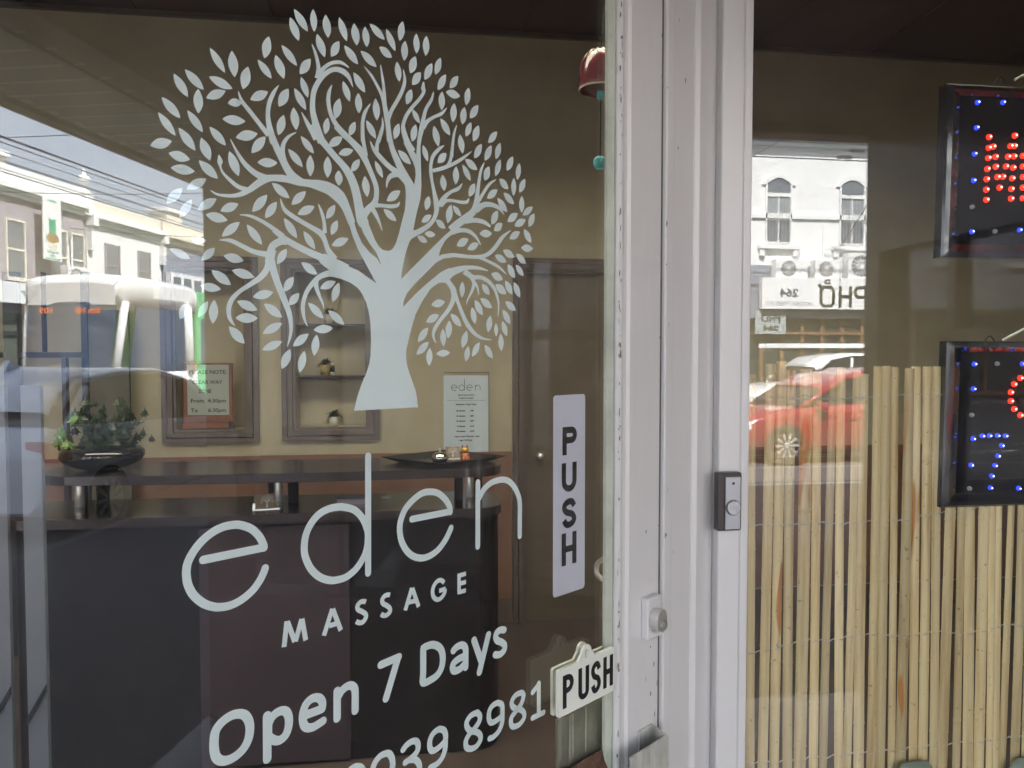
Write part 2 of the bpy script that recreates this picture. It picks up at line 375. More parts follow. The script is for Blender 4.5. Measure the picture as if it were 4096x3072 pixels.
# ================================================================== tree decal on the inside of the door glass
OFFD = GO - .0065
TS = 1659 / 540
TILES = {'A': (580, 20), 'B': (1100, 20), 'C': (1620, 80), 'D': (580, 500), 'E': (1100, 500), 'F': (1620, 560), 'G': (640, 980), 'H': (1140, 1020), 'I': (1620, 1020)}
LEAVES = {
'A': '795,522,985,835,90 1068,562,1100,888,122 1525,385,1465,655,118 1383,668,1558,905,85 1268,758,1202,1035,130 783,880,1078,1030,110 750,1145,990,1055,120 350,840,530,1133,105 488,790,723,1042,105 655,1030,655,1333,120 203,1128,435,1392,105 160,1315,375,1608,95 520,1293,713,1565,95 1018,1205,1195,1195,105 1293,1165,1513,1065,125 948,1400,1235,1430,120',
'B': '185,147,292,443,98 233,48,405,328,95 470,48,480,330,88 623,117,652,405,102 787,147,882,448,88 973,222,1005,500,100 1107,262,1128,520,88 1160,228,1350,427,85 1365,292,1480,570,78 1573,197,1530,442,90 1600,440,1585,685,90 515,355,612,645,98 790,445,690,635,108 848,495,1022,730,92 1050,562,1250,762,92 1280,515,1438,645,92 78,487,272,750,88 437,662,305,850,118 5,612,110,908,110 320,882,405,1140,82 165,1028,45,1250,125 237,1020,382,1293,90 962,825,1108,1078,92 1500,697,1527,942,80 835,932,920,1190,80 795,1148,740,1400,108 1025,1080,1030,1332,88 1237,1145,1253,1423,88 228,1257,260,1538,104 110,1353,40,1600,108 650,1385,615,1588,84 988,1435,912,1605,86 1120,1415,1240,1645,80 1525,1455,1465,1650,86',
'C': '140,165,142,415,80 268,193,252,442,85 132,447,62,655,102 335,533,240,735,95 440,463,372,672,84 195,643,88,797,104 503,670,402,860,90 655,690,550,837,92 83,852,18,1037,92 457,878,448,1110,82 503,885,678,935,100 785,832,750,1048,78 608,1022,585,1257,84 735,1070,702,1285,82 902,1047,797,1208,90 88,1095,182,1272,62 435,1210,557,1420,80 135,1283,85,1495,88 355,1297,412,1558,82 815,1258,745,1433,76 908,1297,838,1492,88 675,1405,708,1643,77 1133,1373,1022,1510,82',
'D': '63,255,330,195,135 412,30,620,317,108 790,20,995,253,98 1115,155,1385,105,132 1482,140,1308,345,122 690,155,800,440,120 288,345,553,425,122 1035,320,1150,630,115 660,435,897,660,115 315,525,612,570,124 1380,460,1628,465,116 755,660,510,790,120 460,775,260,965,122 575,915,425,1140,112 878,905,648,1040,118 1148,968,928,1058,112 1503,858,1318,1068,117 1620,945,1475,1145,108 745,1100,1015,1170,120 1163,1192,945,1370,112 1250,1222,1440,1473,97 1558,710,1775,900,102 575,1425,750,1415,88',
'E': '315,135,480,352,82 160,292,342,517,88 435,368,432,635,98 830,145,657,262,108 780,358,962,308,98 1042,420,935,575,88 650,385,645,650,102 785,557,783,747,97 1228,438,1325,650,67 1103,625,1133,885,92 1510,308,1672,484,85 1540,808,1372,935,106 1333,1033,1493,1180,82 380,815,203,980,106 487,1000,277,1098,108 740,983,630,1153,92 110,1143,272,1392,98 350,1303,493,1528,88 768,1170,690,1352,88 903,1395,697,1480,104',
'F': '218,58,280,265,62 510,163,400,282,94 945,50,850,225,84 1065,65,980,255,80 1172,33,1115,237,74 737,237,890,365,86 705,300,808,503,67 630,322,622,548,79 463,425,480,627,79 1035,325,978,500,86 1175,238,1110,443,72 1328,203,1250,378,78 1408,285,1378,490,66 1340,463,1332,688,64 1478,478,1405,647,74 1157,478,1272,602,82 860,533,785,697,84 1137,610,1007,717,87 1210,648,1342,788,77 1133,712,1258,887,74 1438,685,1432,895,66 1572,822,1445,925,78 295,690,257,863,80 325,922,203,1010,82 377,982,497,1085,77 567,793,522,1025,86 585,805,692,938,64 1140,868,1062,1040,84 1387,900,1258,1003,90 1483,980,1345,1055,90 1590,903,1520,1068,77 1197,1025,1095,1115,92 915,1150,1070,1150,97 240,1150,375,1165,80 150,1183,275,1255,74 1413,1128,1283,1215,90 1460,1095,1552,1262,72 780,1215,635,1300,98 907,1270,767,1345,88 1425,1325,1573,1335,92 1203,1355,1345,1440,87 1103,1415,1248,1500,84 1365,1400,1487,1518,78',
'G': '115,42,375,168,97 675,35,510,190,102 780,130,1030,193,112 1558,45,1440,235,97 632,312,872,490,117 880,310,1160,395,112 490,500,750,543,108 1640,390,1520,575,102 1140,640,1393,580,112 945,690,1200,800,112 1278,722,1503,890,107 925,895,1203,900,122 668,672,648,970,117 350,700,245,912,120 590,690,470,890,95 845,1000,1040,1212,117 1503,960,1262,1088,107 1502,1185,1255,1290,102 1600,1280,1497,1525,107',
'H': '200,90,397,240,97 175,470,45,617,97 622,325,430,412,97 665,340,585,577,97 283,585,475,780,92 530,680,728,855,94 350,920,593,900,106 290,968,95,1123,104 390,978,357,1240,98 240,1178,178,1447,98',
'I': '1262,115,1350,283,77 1360,120,1457,257,67 1060,228,1203,300,94 1110,362,1245,478,92 1230,315,1322,487,74 1337,332,1413,525,72 1233,572,1363,683,82 705,325,700,525,67 945,355,1040,490,74 925,535,1070,650,87 855,553,955,740,80 823,638,863,848,72 493,575,323,615,97 418,735,260,825,92 560,722,693,878,82 548,803,528,1027,80 465,907,475,1125,74 285,893,157,1068,87 293,1068,140,1225,87 305,1140,295,1363,77 383,1215,553,1200,84 760,930,703,1147,80 778,1120,748,1310,70 918,1073,822,1250,74 977,1103,1080,1273,74 1050,742,1020,953,74 1118,837,1122,1002,50 1200,672,1295,850,72 1195,812,1253,1000,69 1175,962,1185,1183,68'}
STROKES = {
'A': '1147,1060,10 1190,1180,42 1300,1320,50 1400,1450,52 1520,1600,62|1643,985,8 1580,1080,50 1530,1200,55 1510,1330,55 1520,1450,62 1545,1560,75 1580,1700,80',
'B': '452,478,6 490,570,32 520,680,40 535,790,52 515,900,58|908,768,10 830,715,38 760,702,45 680,720,45 600,775,50 540,850,60|957,1010,6 915,900,45 850,825,65 760,790,62 680,805,60 600,860,65 535,940,65 485,1040,65 465,1150,62 462,1280,66 485,1400,76 520,1530,88 575,1690,100|327,1315,8 390,1440,45 450,1540,62 510,1650,80|700,982,10 665,1070,45 655,1180,50 680,1320,50 740,1450,55 820,1550,62 920,1650,66|1172,1215,10 1110,1310,42 1080,1420,45 1075,1520,45 1078,1680,46|1315,1380,8 1325,1470,30 1310,1560,38 1270,1690,44|1098,757,8 1180,860,30 1250,980,32 1310,1100,40 1340,1200,50 1365,1330,60 1385,1450,62 1395,1550,56 1400,1680,50|1297,735,10 1315,860,28 1335,1000,35 1345,1150,45 1352,1250,45|1577,792,8 1595,930,38 1560,1060,45 1500,1180,48 1430,1300,48 1390,1400,55',
'C': '228,760,18 222,840,52 232,880,40 180,970,42 90,1070,45 20,1170,45 -20,1280,45 -22,1370,46 0,1450,50 60,1600,60 120,1720,66|350,882,8 325,980,38 260,1090,42 230,1200,48 205,1330,62 180,1450,52 168,1560,44 165,1700,42|515,1078,8 450,1150,40 350,1195,40 270,1250,50 220,1330,60|635,1292,8 605,1390,30 590,1500,32 575,1690,36',
'D': '1050,175,8 1130,330,35 1220,470,55 1350,590,70 1470,650,85|908,368,10 922,450,68 925,505,28 960,590,30 1060,690,45 1150,760,50 1270,800,60|808,805,10 900,855,30 1060,870,45 1180,850,60 1290,790,75 1400,710,90 1480,665,95 1560,650,80 1700,650,80|1168,1103,12 1300,1120,35 1450,1190,45 1600,1290,52 1700,1370,60|915,1413,10 1050,1420,50 1200,1490,55 1350,1560,60 1530,1595,75',
'E': '0,652,78 150,665,88 300,700,92 430,718,95 550,742,130 680,790,145 780,870,148 832,940,124 868,1010,106 898,1080,98 945,1210,90|-30,150,75 20,280,78 80,400,82 140,520,88 210,620,95 320,700,90|262,90,10 170,140,38 110,220,50 90,330,60 110,440,70|430,20,90 490,70,110 560,170,88 640,270,76 740,390,76 840,500,82 920,620,95 970,740,100 1005,870,102 1030,1000,108 1065,1150,132 1080,1190,132 1098,1225,126|745,10,65 840,110,70 950,210,75 1050,320,88 1110,430,72 1160,540,60 1210,660,58 1245,770,60 1245,880,62 1220,960,75 1150,1030,85 1090,1110,95|1078,0,45 1080,150,45 1100,280,48 1115,380,58|1220,985,60 1320,990,45 1430,1000,50 1505,985,42 1530,942,10|1190,1020,60 1240,1100,48 1280,1190,30 1318,1300,6|1390,0,52 1410,150,56 1440,290,62 1490,410,76 1530,500,80|1325,0,30 1290,120,38 1258,220,40 1250,320,52|1170,195,8 1210,290,42 1270,370,58 1360,470,60 1440,540,62 1530,600,82 1620,690,90|1373,775,8 1380,700,35 1420,630,60 1500,600,80|65,900,8 110,1030,45 200,1110,55 330,1190,55 450,1260,58 560,1330,72 612,1420,58 650,1530,62 730,1650,90|532,968,8 575,1080,38 605,1200,42 610,1330,55|-20,1290,50 80,1370,62 200,1450,78 330,1520,80 480,1590,84 640,1660,95|150,1430,90 90,1425,95 40,1440,92 -30,1490,90 -62,1580,90 -80,1690,90|1570,0,45 1600,120,50 1640,220,56 1700,320,62',
'F': '0,20,48 60,125,60 120,220,74 150,320,70|168,60,42 165,200,56 162,330,70|483,65,10 420,110,42 350,190,45 320,290,40 318,400,42 335,520,36 360,650,45 385,780,66 385,880,56 350,980,50 290,1050,56 200,1110,66 120,1150,70 70,1180,70|820,140,10 700,230,40 580,300,45 450,350,50 340,378,46|590,0,30 575,120,32 560,240,38 530,310,45|705,535,10 650,600,45 560,640,42 480,710,56 415,810,60|785,715,10 760,760,40 690,765,40 590,745,36 500,750,45 440,810,50|975,278,10 935,370,32 910,500,38 890,650,50 880,780,76 840,880,82 760,950,95 650,1030,96 560,1105,96|1122,485,10 1040,540,35 970,640,38 905,750,45|1220,922,6 1160,840,40 1060,795,58 960,800,70 870,870,74|1050,1065,25 970,1010,50 860,985,60 740,995,72|933,1293,6 870,1190,35 780,1120,50 670,1110,56 570,1140,62|1298,1112,10 1200,1190,45 1130,1290,48 1050,1380,52 950,1430,50 800,1435,45 600,1415,50 500,1428,56|1245,1650,10 1150,1560,35 1000,1480,38 900,1435,42',
'G': '1380,60,100 1362,150,92 1372,220,92 1400,330,86 1450,480,80 1530,680,76 1590,850,62 1610,1000,45 1600,1120,35 1565,1250,8|1335,190,70 1310,300,76 1230,400,72 1100,490,58 980,570,52 890,660,60 845,770,62 850,880,50 885,950,32 922,990,6',
'H': '450,30,120 540,90,150 640,140,165 740,200,180|720,240,110 640,235,95 560,222,82 430,265,66 330,360,58 260,470,52 222,600,50 225,720,42 250,820,25 282,882,6|430,255,50 392,300,56 380,350,58 395,430,50 430,520,35 465,600,22 473,662,6',
'I': '1020,193,12 900,160,42 760,155,56 640,185,85 520,235,105 430,285,112|490,280,64 560,370,62 600,450,70 590,560,56 530,680,50 440,790,45 370,900,45 348,980,35 365,1050,22 383,1083,6|600,440,60 650,580,42 700,710,45 760,840,52 840,950,48 930,1015,38 1000,1035,25 1060,1040,12|730,200,72 830,270,56 930,275,50 1020,320,48 1090,400,42 1130,500,30 1150,600,20 1148,690,16 1142,752,8|800,250,50 845,330,45 835,410,38 800,490,28 765,560,18 757,608,6|860,340,35 890,400,25 908,490,10'}
_T = lambda st: [(1320 + float(q.split(',')[0]) / 1.8852, 520 + float(q.split(',')[1]) / 1.8852) for q in st.split()]
TRUNKS = [[(1416,1643),(1428,1592),(1444,1542),(1465,1493),(1477,1455),(1482,1420),(1484,1362),(1482,1297),(1475,1248),(1464,1208),(1450,1178),(1433,1153),(1402,1131),(1352,1110),(1319,1106),(1323,1080),(1335,1038),(1360,1043),(1381,1059),(1433,1082),(1505,1133),(1526,1062),(1604,1116),(1612,1228),(1661,1267),(1650,1295),(1641,1319),(1630,1365),(1624,1411),(1625,1440),(1629,1465),(1641,1502),(1662,1560),(1668,1590),(1672,1629)],
 _T('480,215 515,205 570,300 635,412 646,340 640,262 686,262 690,420 682,520 660,600 640,690 628,757 660,750 650,790 620,815 600,840 575,910 555,1000 540,1080 537,1125 450,1110 388,1022 352,930 300,858 252,780 218,690 285,690 300,730 340,830 370,880 400,905 438,913 470,900 495,860 520,780 545,680 565,600 572,500 568,430 550,385 520,362 500,345 515,318'),
 _T('537,1125 640,1020 760,900 860,800 950,720 990,745 958,744 920,788 870,832 835,895 820,950 850,937 920,931 920,963 860,968 800,1000 740,1060 640,1160 580,1230 555,1290 552,1335 500,1250'),
 _T('552,1335 640,1240 740,1150 840,1070 900,1038 930,1100 880,1152 820,1152 760,1195 700,1285 640,1400 600,1550 577,1650 400,1650 450,1300'),
 _T('110,600 140,700 170,800 210,900 270,1010 350,1157 450,1100 388,1022 352,965 300,925 240,850 200,760 165,640 130,575')]
tree = thing('tree_decal', 'large white cut vinyl tree with curling branches and loose leaves on the door glass', 'window decal', tuple(DP(-.577, OFFD, .86)))
lay = [0]
def dfn(u, v): return dpt(u, v, OFFD - .00005 * lay[0])
m = MB()
for pl_ in TRUNKS: lay[0] += 1; m.poly([dfn(*p) for p in pl_])
for k, s in STROKES.items():
    ox, oy = TILES[k]
    for st in s.split('|'):
        lay[0] += 1
        pts = [tuple(float(x) for x in q.split(',')) for q in st.split()]
        pts = [(ox + x / TS, oy + y / TS, w_ / TS) for x, y, w_ in pts]
        ribbon(m, pts, dfn, smooth=5)
m.build('trunk', M['vinyl'], tree)
lm = MB(); N_ = 9
up_ = [(i / N_, .5 * sin(pi * i / N_) ** .85) for i in range(N_ + 1)]
lm.poly([(x, 0, y) for x, y in up_] + [(x, 0, -y) for x, y in reversed(up_[1:-1])])
lo0 = lm.build('leaf', M['vinyl']); used0 = False
for k, s in LEAVES.items():
    ox, oy = TILES[k]
    for st in s.split():
        x1, y1, x2, y2, wd = [float(x) for x in st.split(',')]
        a = (ox + x1 / TS, oy + y1 / TS); b = (ox + x2 / TS, oy + y2 / TS); wd /= TS
        c = ((a[0] + b[0]) / 2, (a[1] + b[1]) / 2); dx, dy = b[0] - a[0], b[1] - a[1]; l = sqrt(dx * dx + dy * dy)
        A, B_ = dpt(*a, OFFD - .004), dpt(*b, OFFD - .004)
        W1, W2 = dpt(c[0] - dy / l * wd / 2, c[1] + dx / l * wd / 2, OFFD - .004), dpt(c[0] + dy / l * wd / 2, c[1] - dx / l * wd / 2, OFFD - .004)
        ex = (B_ - A); L_ = ex.length; exn = ex / L_; ez = exn.cross(DN).normalized()
        # in-plane width perpendicular to the leaf axis
        Wv = (W2 - W1); Wd = abs(Wv.dot(ez))
        o = lo0 if not used0 else lo0.copy()
        if used0: COL.objects.link(o)
        used0 = True; o.parent = tree
        R_ = Matrix((exn, DN, ez)).transposed().to_4x4()
        o.matrix_local = Matrix.Translation(A - tree.location) @ R_ @ Matrix.Diagonal((L_, 1, Wd, 1))

# ================================================================== lettering on the glass
def letters(name, label, cat, specs, wdt, group=None, off=OFFD, matl=None, loc=None, base=None):
    th = thing(name, label, cat, loc or tuple(DP(-.5, off, .9)), group)
    for (ox, oy, sc, strokes) in specs:
        mb = MB(); i = 0
        for st in strokes:
            closed = st[0] == '@'; sm = 0 if st[0] == '!' else 5
            wd = wdt
            st = st.lstrip('@!')
            pts = []
            for q in st.split():
                x, y = [float(z) for z in q.split(',')]
                t, z = dtz(ox + x / sc, oy + y / sc, off); pts.append((t, z, wd))
            if closed: pts.append(pts[0])
            fn = lambda a, b, k=i: DP(a, off + (-.00006 if off < 0 else .00006) * k, b)
            ribbon(mb, pts, fn, closed=closed, smooth=sm, round_caps=base is None); i += 1
        mb.build('letter', matl or M['vinyl'], th)
    return th
J = (700, 1780, 2.07375); K = (1400, 1780, 2.07375); Lt = (780, 2472, 2.765); Mt = (1500, 2472, 2.765)
letters('shop_name_lettering', 'four large thin white lowercase letters of the shop name below the tree', 'window lettering', [
 (*J, ['@93,1060 105,1150 150,1240 230,1310 310,1340 375,1345 460,1330 550,1285 640,1210 700,1130 735,1060 748,1022'.lstrip('@'), '93,1060 105,980 150,890 220,800 310,725 400,680 490,662 560,668 640,700 700,760 735,830 738,852', '!235,953 738,850']),
 (*J, ['!1602,92 1602,1062', '@1380,512 1290,525 1200,570 1130,650 1085,750 1072,860 1085,940 1130,1030 1200,1095 1280,1122 1340,1120 1420,1095 1500,1030 1560,940 1590,860 1600,760 1590,690 1550,600 1480,535']),
 (*K, ['412,710 425,790 465,870 520,920 590,938 660,920 730,870 790,790 825,720 838,688', '412,710 420,630 460,530 530,450 600,400 665,388 730,400 790,450 825,510 832,555', '!515,615 832,552']),
 (*K, ['!1061,310 1060,842', '1072,440 1110,370 1170,315 1240,290 1300,292 1350,330 1385,390 1405,450 1410,520 1409,600 1408,755'])], .0090)
letters('word_lettering', 'widely spaced white capitals of the word massage under the shop name', 'window lettering', [
 (*Lt, ['!985,322 1016,34', '!1022,40 1105,262', '!1112,262 1180,10', '!1184,10 1226,248']),
 (*J, ['!1235,1582 1305,1358', '!1309,1360 1376,1538', '!1280,1500 1345,1480']),
 (*K, ['132,1302 110,1297 85,1305 62,1335 68,1365 100,1382 128,1402 132,1430 110,1465 80,1475 50,1463']),
 (*K, ['332,1245 310,1243 285,1255 267,1285 275,1315 305,1332 330,1355 330,1385 305,1410 280,1415 257,1402']),
 (*K, ['!458,1372 513,1185', '!517,1187 570,1342', '!490,1305 550,1290']),
 (*K, ['782,1142 755,1122 725,1130 695,1170 685,1220 695,1262 725,1283 760,1265 785,1225 788,1195', '!740,1210 792,1193']),
 (*K, ['!905,1066 905,1236', '!905,1083 962,1067', '!905,1152 962,1136', '!905,1222 962,1206'])], .0062, base=1)
letters('opening_hours_lettering', 'bold white rounded words telling it opens seven days on the lower glass', 'window lettering', [
 (*Lt, ['@210,1380 225,1260 290,1160 390,1085 480,1060 550,1075 595,1140 607,1230 590,1340 540,1440 460,1520 370,1570 290,1578 235,1540 213,1460']),
 (*Lt, ['!797,1082 799,1560', '@810,1180 850,1100 910,1045 970,1025 1015,1045 1038,1110 1035,1200 1005,1290 950,1345 900,1357 850,1340 810,1300']),
 (*Lt, ['!1200,1082 1405,1005', '1405,1005 1410,940 1385,895 1340,880 1280,900 1225,960 1195,1050 1193,1130 1210,1190 1250,1215 1310,1205 1370,1170 1415,1140']),
 (*Lt, ['!1572,808 1572,1110', '1575,890 1620,810 1680,758 1730,748 1765,780 1772,840 1772,940 1772,1025']),
 (*Mt, ['!65,518 262,432', '!255,440 122,890']),
 (*Mt, ['@533,330 620,297 690,310 735,360 750,450 735,550 690,630 620,682 533,715 533,600 533,450']),
 (*Mt, ['868,360 900,325 950,300 985,310 1003,350 1003,450 1003,545', '1000,420 930,450 875,495 858,545 870,580 900,583 950,555 995,500']),
 (*Mt, ['!1095,245 1172,470', '!1255,185 1155,600']),
 (*Mt, ['1428,132 1390,132 1350,160 1335,210 1355,250 1400,268 1432,300 1430,350 1395,395 1355,408 1330,404'])], .0104)
letters('phone_number_lettering', 'bold white telephone digits running off the bottom below the opening days', 'window lettering', [
 (*Lt, ['@1820,1645 1760,1650 1690,1710 1660,1800 1690,1870 1790,1830 1850,1760 1855,1680', '1855,1720 1850,1830 1800,1930 1720,2010']),
 (*Mt, ['@130,1495 60,1525 0,1600 -25,1690 0,1770 60,1790 140,1740 190,1670 192,1570 165,1508', '192,1640 185,1750 150,1850 80,1940 10,1980']),
 (*Mt, ['312,1455 350,1405 410,1365 460,1367 478,1420 460,1485 400,1550 335,1598', '390,1568 450,1570 488,1620 490,1700 450,1790 380,1860 320,1880']),
 (*Mt, ['@708,1228 650,1270 612,1340 605,1420 630,1468 680,1452 740,1400 778,1350 780,1290 758,1240', '780,1330 775,1450 745,1540 690,1610 612,1655']),
 (*Mt, ['@1130,1045 1060,1080 1015,1150 1020,1210 1060,1250 1125,1262 1162,1295 1165,1350 1120,1420 1060,1447 1012,1430 1005,1360 1040,1290 1090,1235 1150,1150 1160,1085']),
 (*Mt, ['@1355,937 1300,970 1265,1030 1260,1110 1285,1157 1340,1135 1400,1080 1410,1010 1400,955', '1410,1040 1405,1160 1370,1250 1310,1315 1268,1332']),
 (*Mt, ['@1615,825 1555,855 1514,920 1520,975 1560,1003 1620,1018 1650,1060 1642,1120 1590,1182 1530,1202 1505,1170 1510,1100 1560,1030 1615,955 1640,880 1638,840']),
 (*Mt, ['!1745,820 1812,735', '!1812,725 1812,1065', '!1745,1105 1865,1045'])], .0088)

# vertical PUSH strip on the glass
ox, oy, s1 = 2048, 1024, 1.62
psh = thing('push_strip', 'tall lilac white sticker with black capitals stacked one above another at the glass edge', 'door sign', tuple(DP(-.18, OFFD, 1.1)))
c4 = [(2214, 1583), (2341, 1575), (2338, 2350), (2211, 2394)]
ts = [dtz(*c, OFFD) for c in c4]; tl, tr_ = ts[0][0], ts[1][0]; zt_, zb_ = (ts[0][1] + ts[1][1]) / 2, (ts[2][1] + ts[3][1]) / 2
def rrect(x0, x1, y0, y1, r, n=5):
    P_ = []
    for cx, cy, a0 in ((x1 - r, y1 - r, 0), (x0 + r, y1 - r, pi / 2), (x0 + r, y0 + r, pi), (x1 - r, y0 + r, 3 * pi / 2)):
        P_ += [(cx + r * cos(a0 + pi / 2 * k / n), cy + r * sin(a0 + pi / 2 * k / n)) for k in range(n + 1)]
    return P_
MB().prism(lambda a, b, c: DP(a, c, b), rrect(tl, tr_, zb_, zt_, .006), OFFD - .0006, OFFD).build('backing', M['plate'], psh)
def capP(x0, x1, z0, z1, w_):   # strokes of block letters in a box
    h_ = z1 - z0; m_ = z0 + h_ * .52; x0 += w_ / 2; x1 -= w_ / 2; z0e, z1e = z0, z1
    r_ = (z1 - w_ / 2 - m_) / 2; cz = (z1 - w_ / 2 + m_) / 2
    return [[(x0, z0e), (x0, z1e)], [(x0, z1 - w_ / 2), (x1 - r_, z1 - w_ / 2)] + [(x1 - r_ + r_ * sin(pi * k / 8), cz + r_ * cos(pi * k / 8)) for k in range(1, 8)] + [(x1 - r_, m_), (x0, m_)]]
def capU(x0, x1, z0, z1, w_):
    a, b = x0 + w_ / 2, x1 - w_ / 2; r = (b - a) / 2; c = (a + b) / 2; zc = z0 + w_ / 2 + r
    return [[(a, z1), (a, zc)] + [(c - r * cos(pi * k / 10), zc - r * sin(pi * k / 10)) for k in range(1, 10)] + [(b, zc), (b, z1)]]
def capS(x0, x1, z0, z1, w_):
    a, b = x0 + w_ / 2, x1 - w_ / 2; t_, q = z1 - w_ / 2, z0 + w_ / 2; mz = (t_ + q) / 2; c = (a + b) / 2
    return [catmull([(b, t_ - (t_ - mz) * .45), (c + (b - c) * .6, t_ - .003 * 0 - (t_ - mz) * .08), (c, t_), (a + (c - a) * .25, t_ - (t_ - mz) * .18), (a, t_ - (t_ - mz) * .5), (a + (c - a) * .4, mz + (t_ - mz) * .14), (c, mz), (b - (b - c) * .4, mz - (mz - q) * .14), (b, q + (mz - q) * .5), (b - (b - c) * .25, q + (mz - q) * .18), (c, q), (a + (c - a) * .4, q + (mz - q) * .08), (a, q + (mz - q) * .45)], 3)]
def capH(x0, x1, z0, z1, w_):
    a, b = x0 + w_ / 2, x1 - w_ / 2; mz = (z0 + z1) / 2
    return [[(a, z0), (a, z1)], [(b, z0), (b, z1)], [(a, mz), (b, mz)]]
def caps(par, seq, boxes, w_, off):
    for ch, bx in zip(seq, boxes):
        mb = MB()
        for i, st in enumerate(ch(*bx, w_)):
            ribbon(mb, [(x, z, w_) for x, z in st], lambda a, b, k=i: DP(a, off + .00006 * k, b), smooth=0)
        mb.build('letter', M['black_ink'], par)
bx = []
for (u0, u1, v0, v1) in ((325, 418, 1110, 1280), (320, 416, 1345, 1518), (322, 414, 1578, 1750), (320, 415, 1802, 1985)):
    a, z1_ = dtz(ox + u0 / s1, oy + v0 / s1, OFFD); b, z0_ = dtz(ox + u1 / s1, oy + v1 / s1, OFFD); bx.append((a, b, z0_, z1_))
caps(psh, (capP, capU, capS, capH), bx, .0105, OFFD + .0008)

# two rectangular PUSH plates with a hanging ear, outside and inside of the glass
def plate(off0, thick, corners, ear, label, letters_=None):
    th = thing('push_sign', label, 'door sign', tuple(DP(-.14, off0, 1.0)), 'small hanging push plates')
    q = [dtz(*c, off0 + thick) for c in corners]; x0, x1 = (q[0][0] + q[3][0]) / 2, (q[1][0] + q[2][0]) / 2
    z1_, z0_ = (q[0][1] + q[1][1]) / 2, (q[2][1] + q[3][1]) / 2
    et, ez_ = dtz(*ear, off0 + thick); er = .0115
    MB().prism(lambda a, b, c: DP(a, c, b), rrect(x0, x1, z0_, z1_, .004), off0, off0 + thick).build('plate', M['plastic'], th, bev=.0012)
    rows = []
    outer = [(et - er * 1.9, z1_ - .0005)] + [(et - er * cos(a) * 1.0, ez_ + er * sin(a)) for a in [pi * k / 12 for k in range(13)]] + [(et + er * 1.9, z1_ - .0005)]
    inner = [(et - .004, z1_ + .0001)] + [(et - .0045 * cos(a), ez_ + .0045 * sin(a)) for a in [pi * k / 12 for k in range(13)]] + [(et + .004, z1_ + .0001)]
    mb = MB()
    for o0, o1 in ((off0 + .0003, off0 + thick - .0003),):
        for oo in (o0, o1): mb.quadgrid([[DP(*(p[0], oo, p[1])), DP(*(r[0], oo, r[1]))] for p, r in zip(outer, inner)])
        mb.quadgrid([[DP(p[0], o0, p[1]), DP(p[0], o1, p[1])] for p in outer]); mb.quadgrid([[DP(p[0], o0, p[1]), DP(p[0], o1, p[1])] for p in inner])
    mb.build('ear', M['plastic'], th)
    return th, x0, x1, z0_, z1_
nt_ = lambda x, y: (2150 + x / 2.9, 2500 + y / 2.9)
th, x0, x1, z0_, z1_ = plate(.004, .005, [nt_(237, 545), nt_(887, 240), nt_(890, 760), nt_(240, 1085)], nt_(575, 310), 'ivory plastic plate with ear reading push, hung outside on the door glass')
W_ = x1 - x0; H_ = z1_ - z0_
caps(th, (capP, capU, capS, capH), [(x0 + W_ * a, x0 + W_ * b, z0_ + H_ * .15, z1_ - H_ * .15) for a, b in ((.075, .26), (.34, .53), (.565, .745), (.79, .975))], .0090, .0095)
plate(GO - .016, .005, [nt_(175, 505), nt_(830, 228), nt_(832, 740), nt_(175, 1052)], nt_(522, 280), 'pale grey twin plate hung inside the glass behind the ivory one')
# ================================================================== the room behind the glass
YB = 4.5; ZC = 3.48; XL, XR = -3.3, 5.2
def bx_(u0, u1, v0, v1, y):            # wall rectangle -> x0,x1,z0,z1
    a, b = wall(u0, v1, y), wall(u1, v0, y); return a.x, b.x, a.z, b.z
n1 = (-.607, -.218, 1.189, 2.066); n2 = (-1.253, -.888, 1.186, 2.070)
m = MB()
for x0, x1, z0, z1 in ((XL, n2[0], 0, ZC), (n2[0], n2[1], 0, n2[2]), (n2[0], n2[1], n2[3], ZC), (n2[1], n1[0], 0, ZC), (n1[0], n1[1], 0, n1[2]), (n1[0], n1[1], n1[3], ZC), (n1[1], .70, 0, ZC), (.70, 1.46, 2.0845, ZC), (1.46, XR, 0, ZC)):
    m.box(x0, x1, YB, YB + .10, z0, z1)
struct('wall_back', m, M['wallin'])
struct('wall_left', MB().box(XL - .1, XL, .6, YB, 0, ZC), M['wallin'])
struct('wall_right', MB().box(XR, XR + .1, 1.6, YB, 0, ZC), M['wallin'])
struct('wall_front', MB().box(2.23, XR, 1.45, 1.55, 0, ZC), M['wallin'])
struct('floor', MB().box(XL, XR, -.38, YB + .2, -.06, -.004), M['floor_in'])
# ceiling of dark sheets; unseen roof light added to brighten the room
SKX0, SKX1, SKY0, SKY1 = -2.6, 2.4, 1.45, 2.75
m = MB().box(XL, SKX0, -.38, YB + .1, ZC, ZC + .08).box(SKX1, XR, -.38, YB + .1, ZC, ZC + .08).box(SKX0, SKX1, -.38, SKY0, ZC, ZC + .08).box(SKX0, SKX1, SKY1, YB + .1, ZC, ZC + .08)
cl = struct('ceiling', m, M['ceil'])
for k in range(9): MB().box(-2.9 + k * .72, -2.865 + k * .72, SKY1 + .02, YB - .001, ZC - .012, ZC - .001).build('cover_strip', M['ceil'], cl)
M['frost'] = bpy.data.materials.new('added fill light pane'); M['frost'].use_nodes = True
t_ = M['frost'].node_tree; t_.nodes.clear(); o_ = t_.nodes.new('ShaderNodeOutputMaterial'); d_ = t_.nodes.new('ShaderNodeBsdfTranslucent'); d_.inputs[0].default_value = (.85, .82, .72, 1)
t_.links.new(d_.outputs[0], o_.inputs['Surface'])
rl = thing('added_roof_light', 'frosted roof opening added in the unseen ceiling to light the shop', 'added light opening', (-.1, 2.7, ZC + .08))
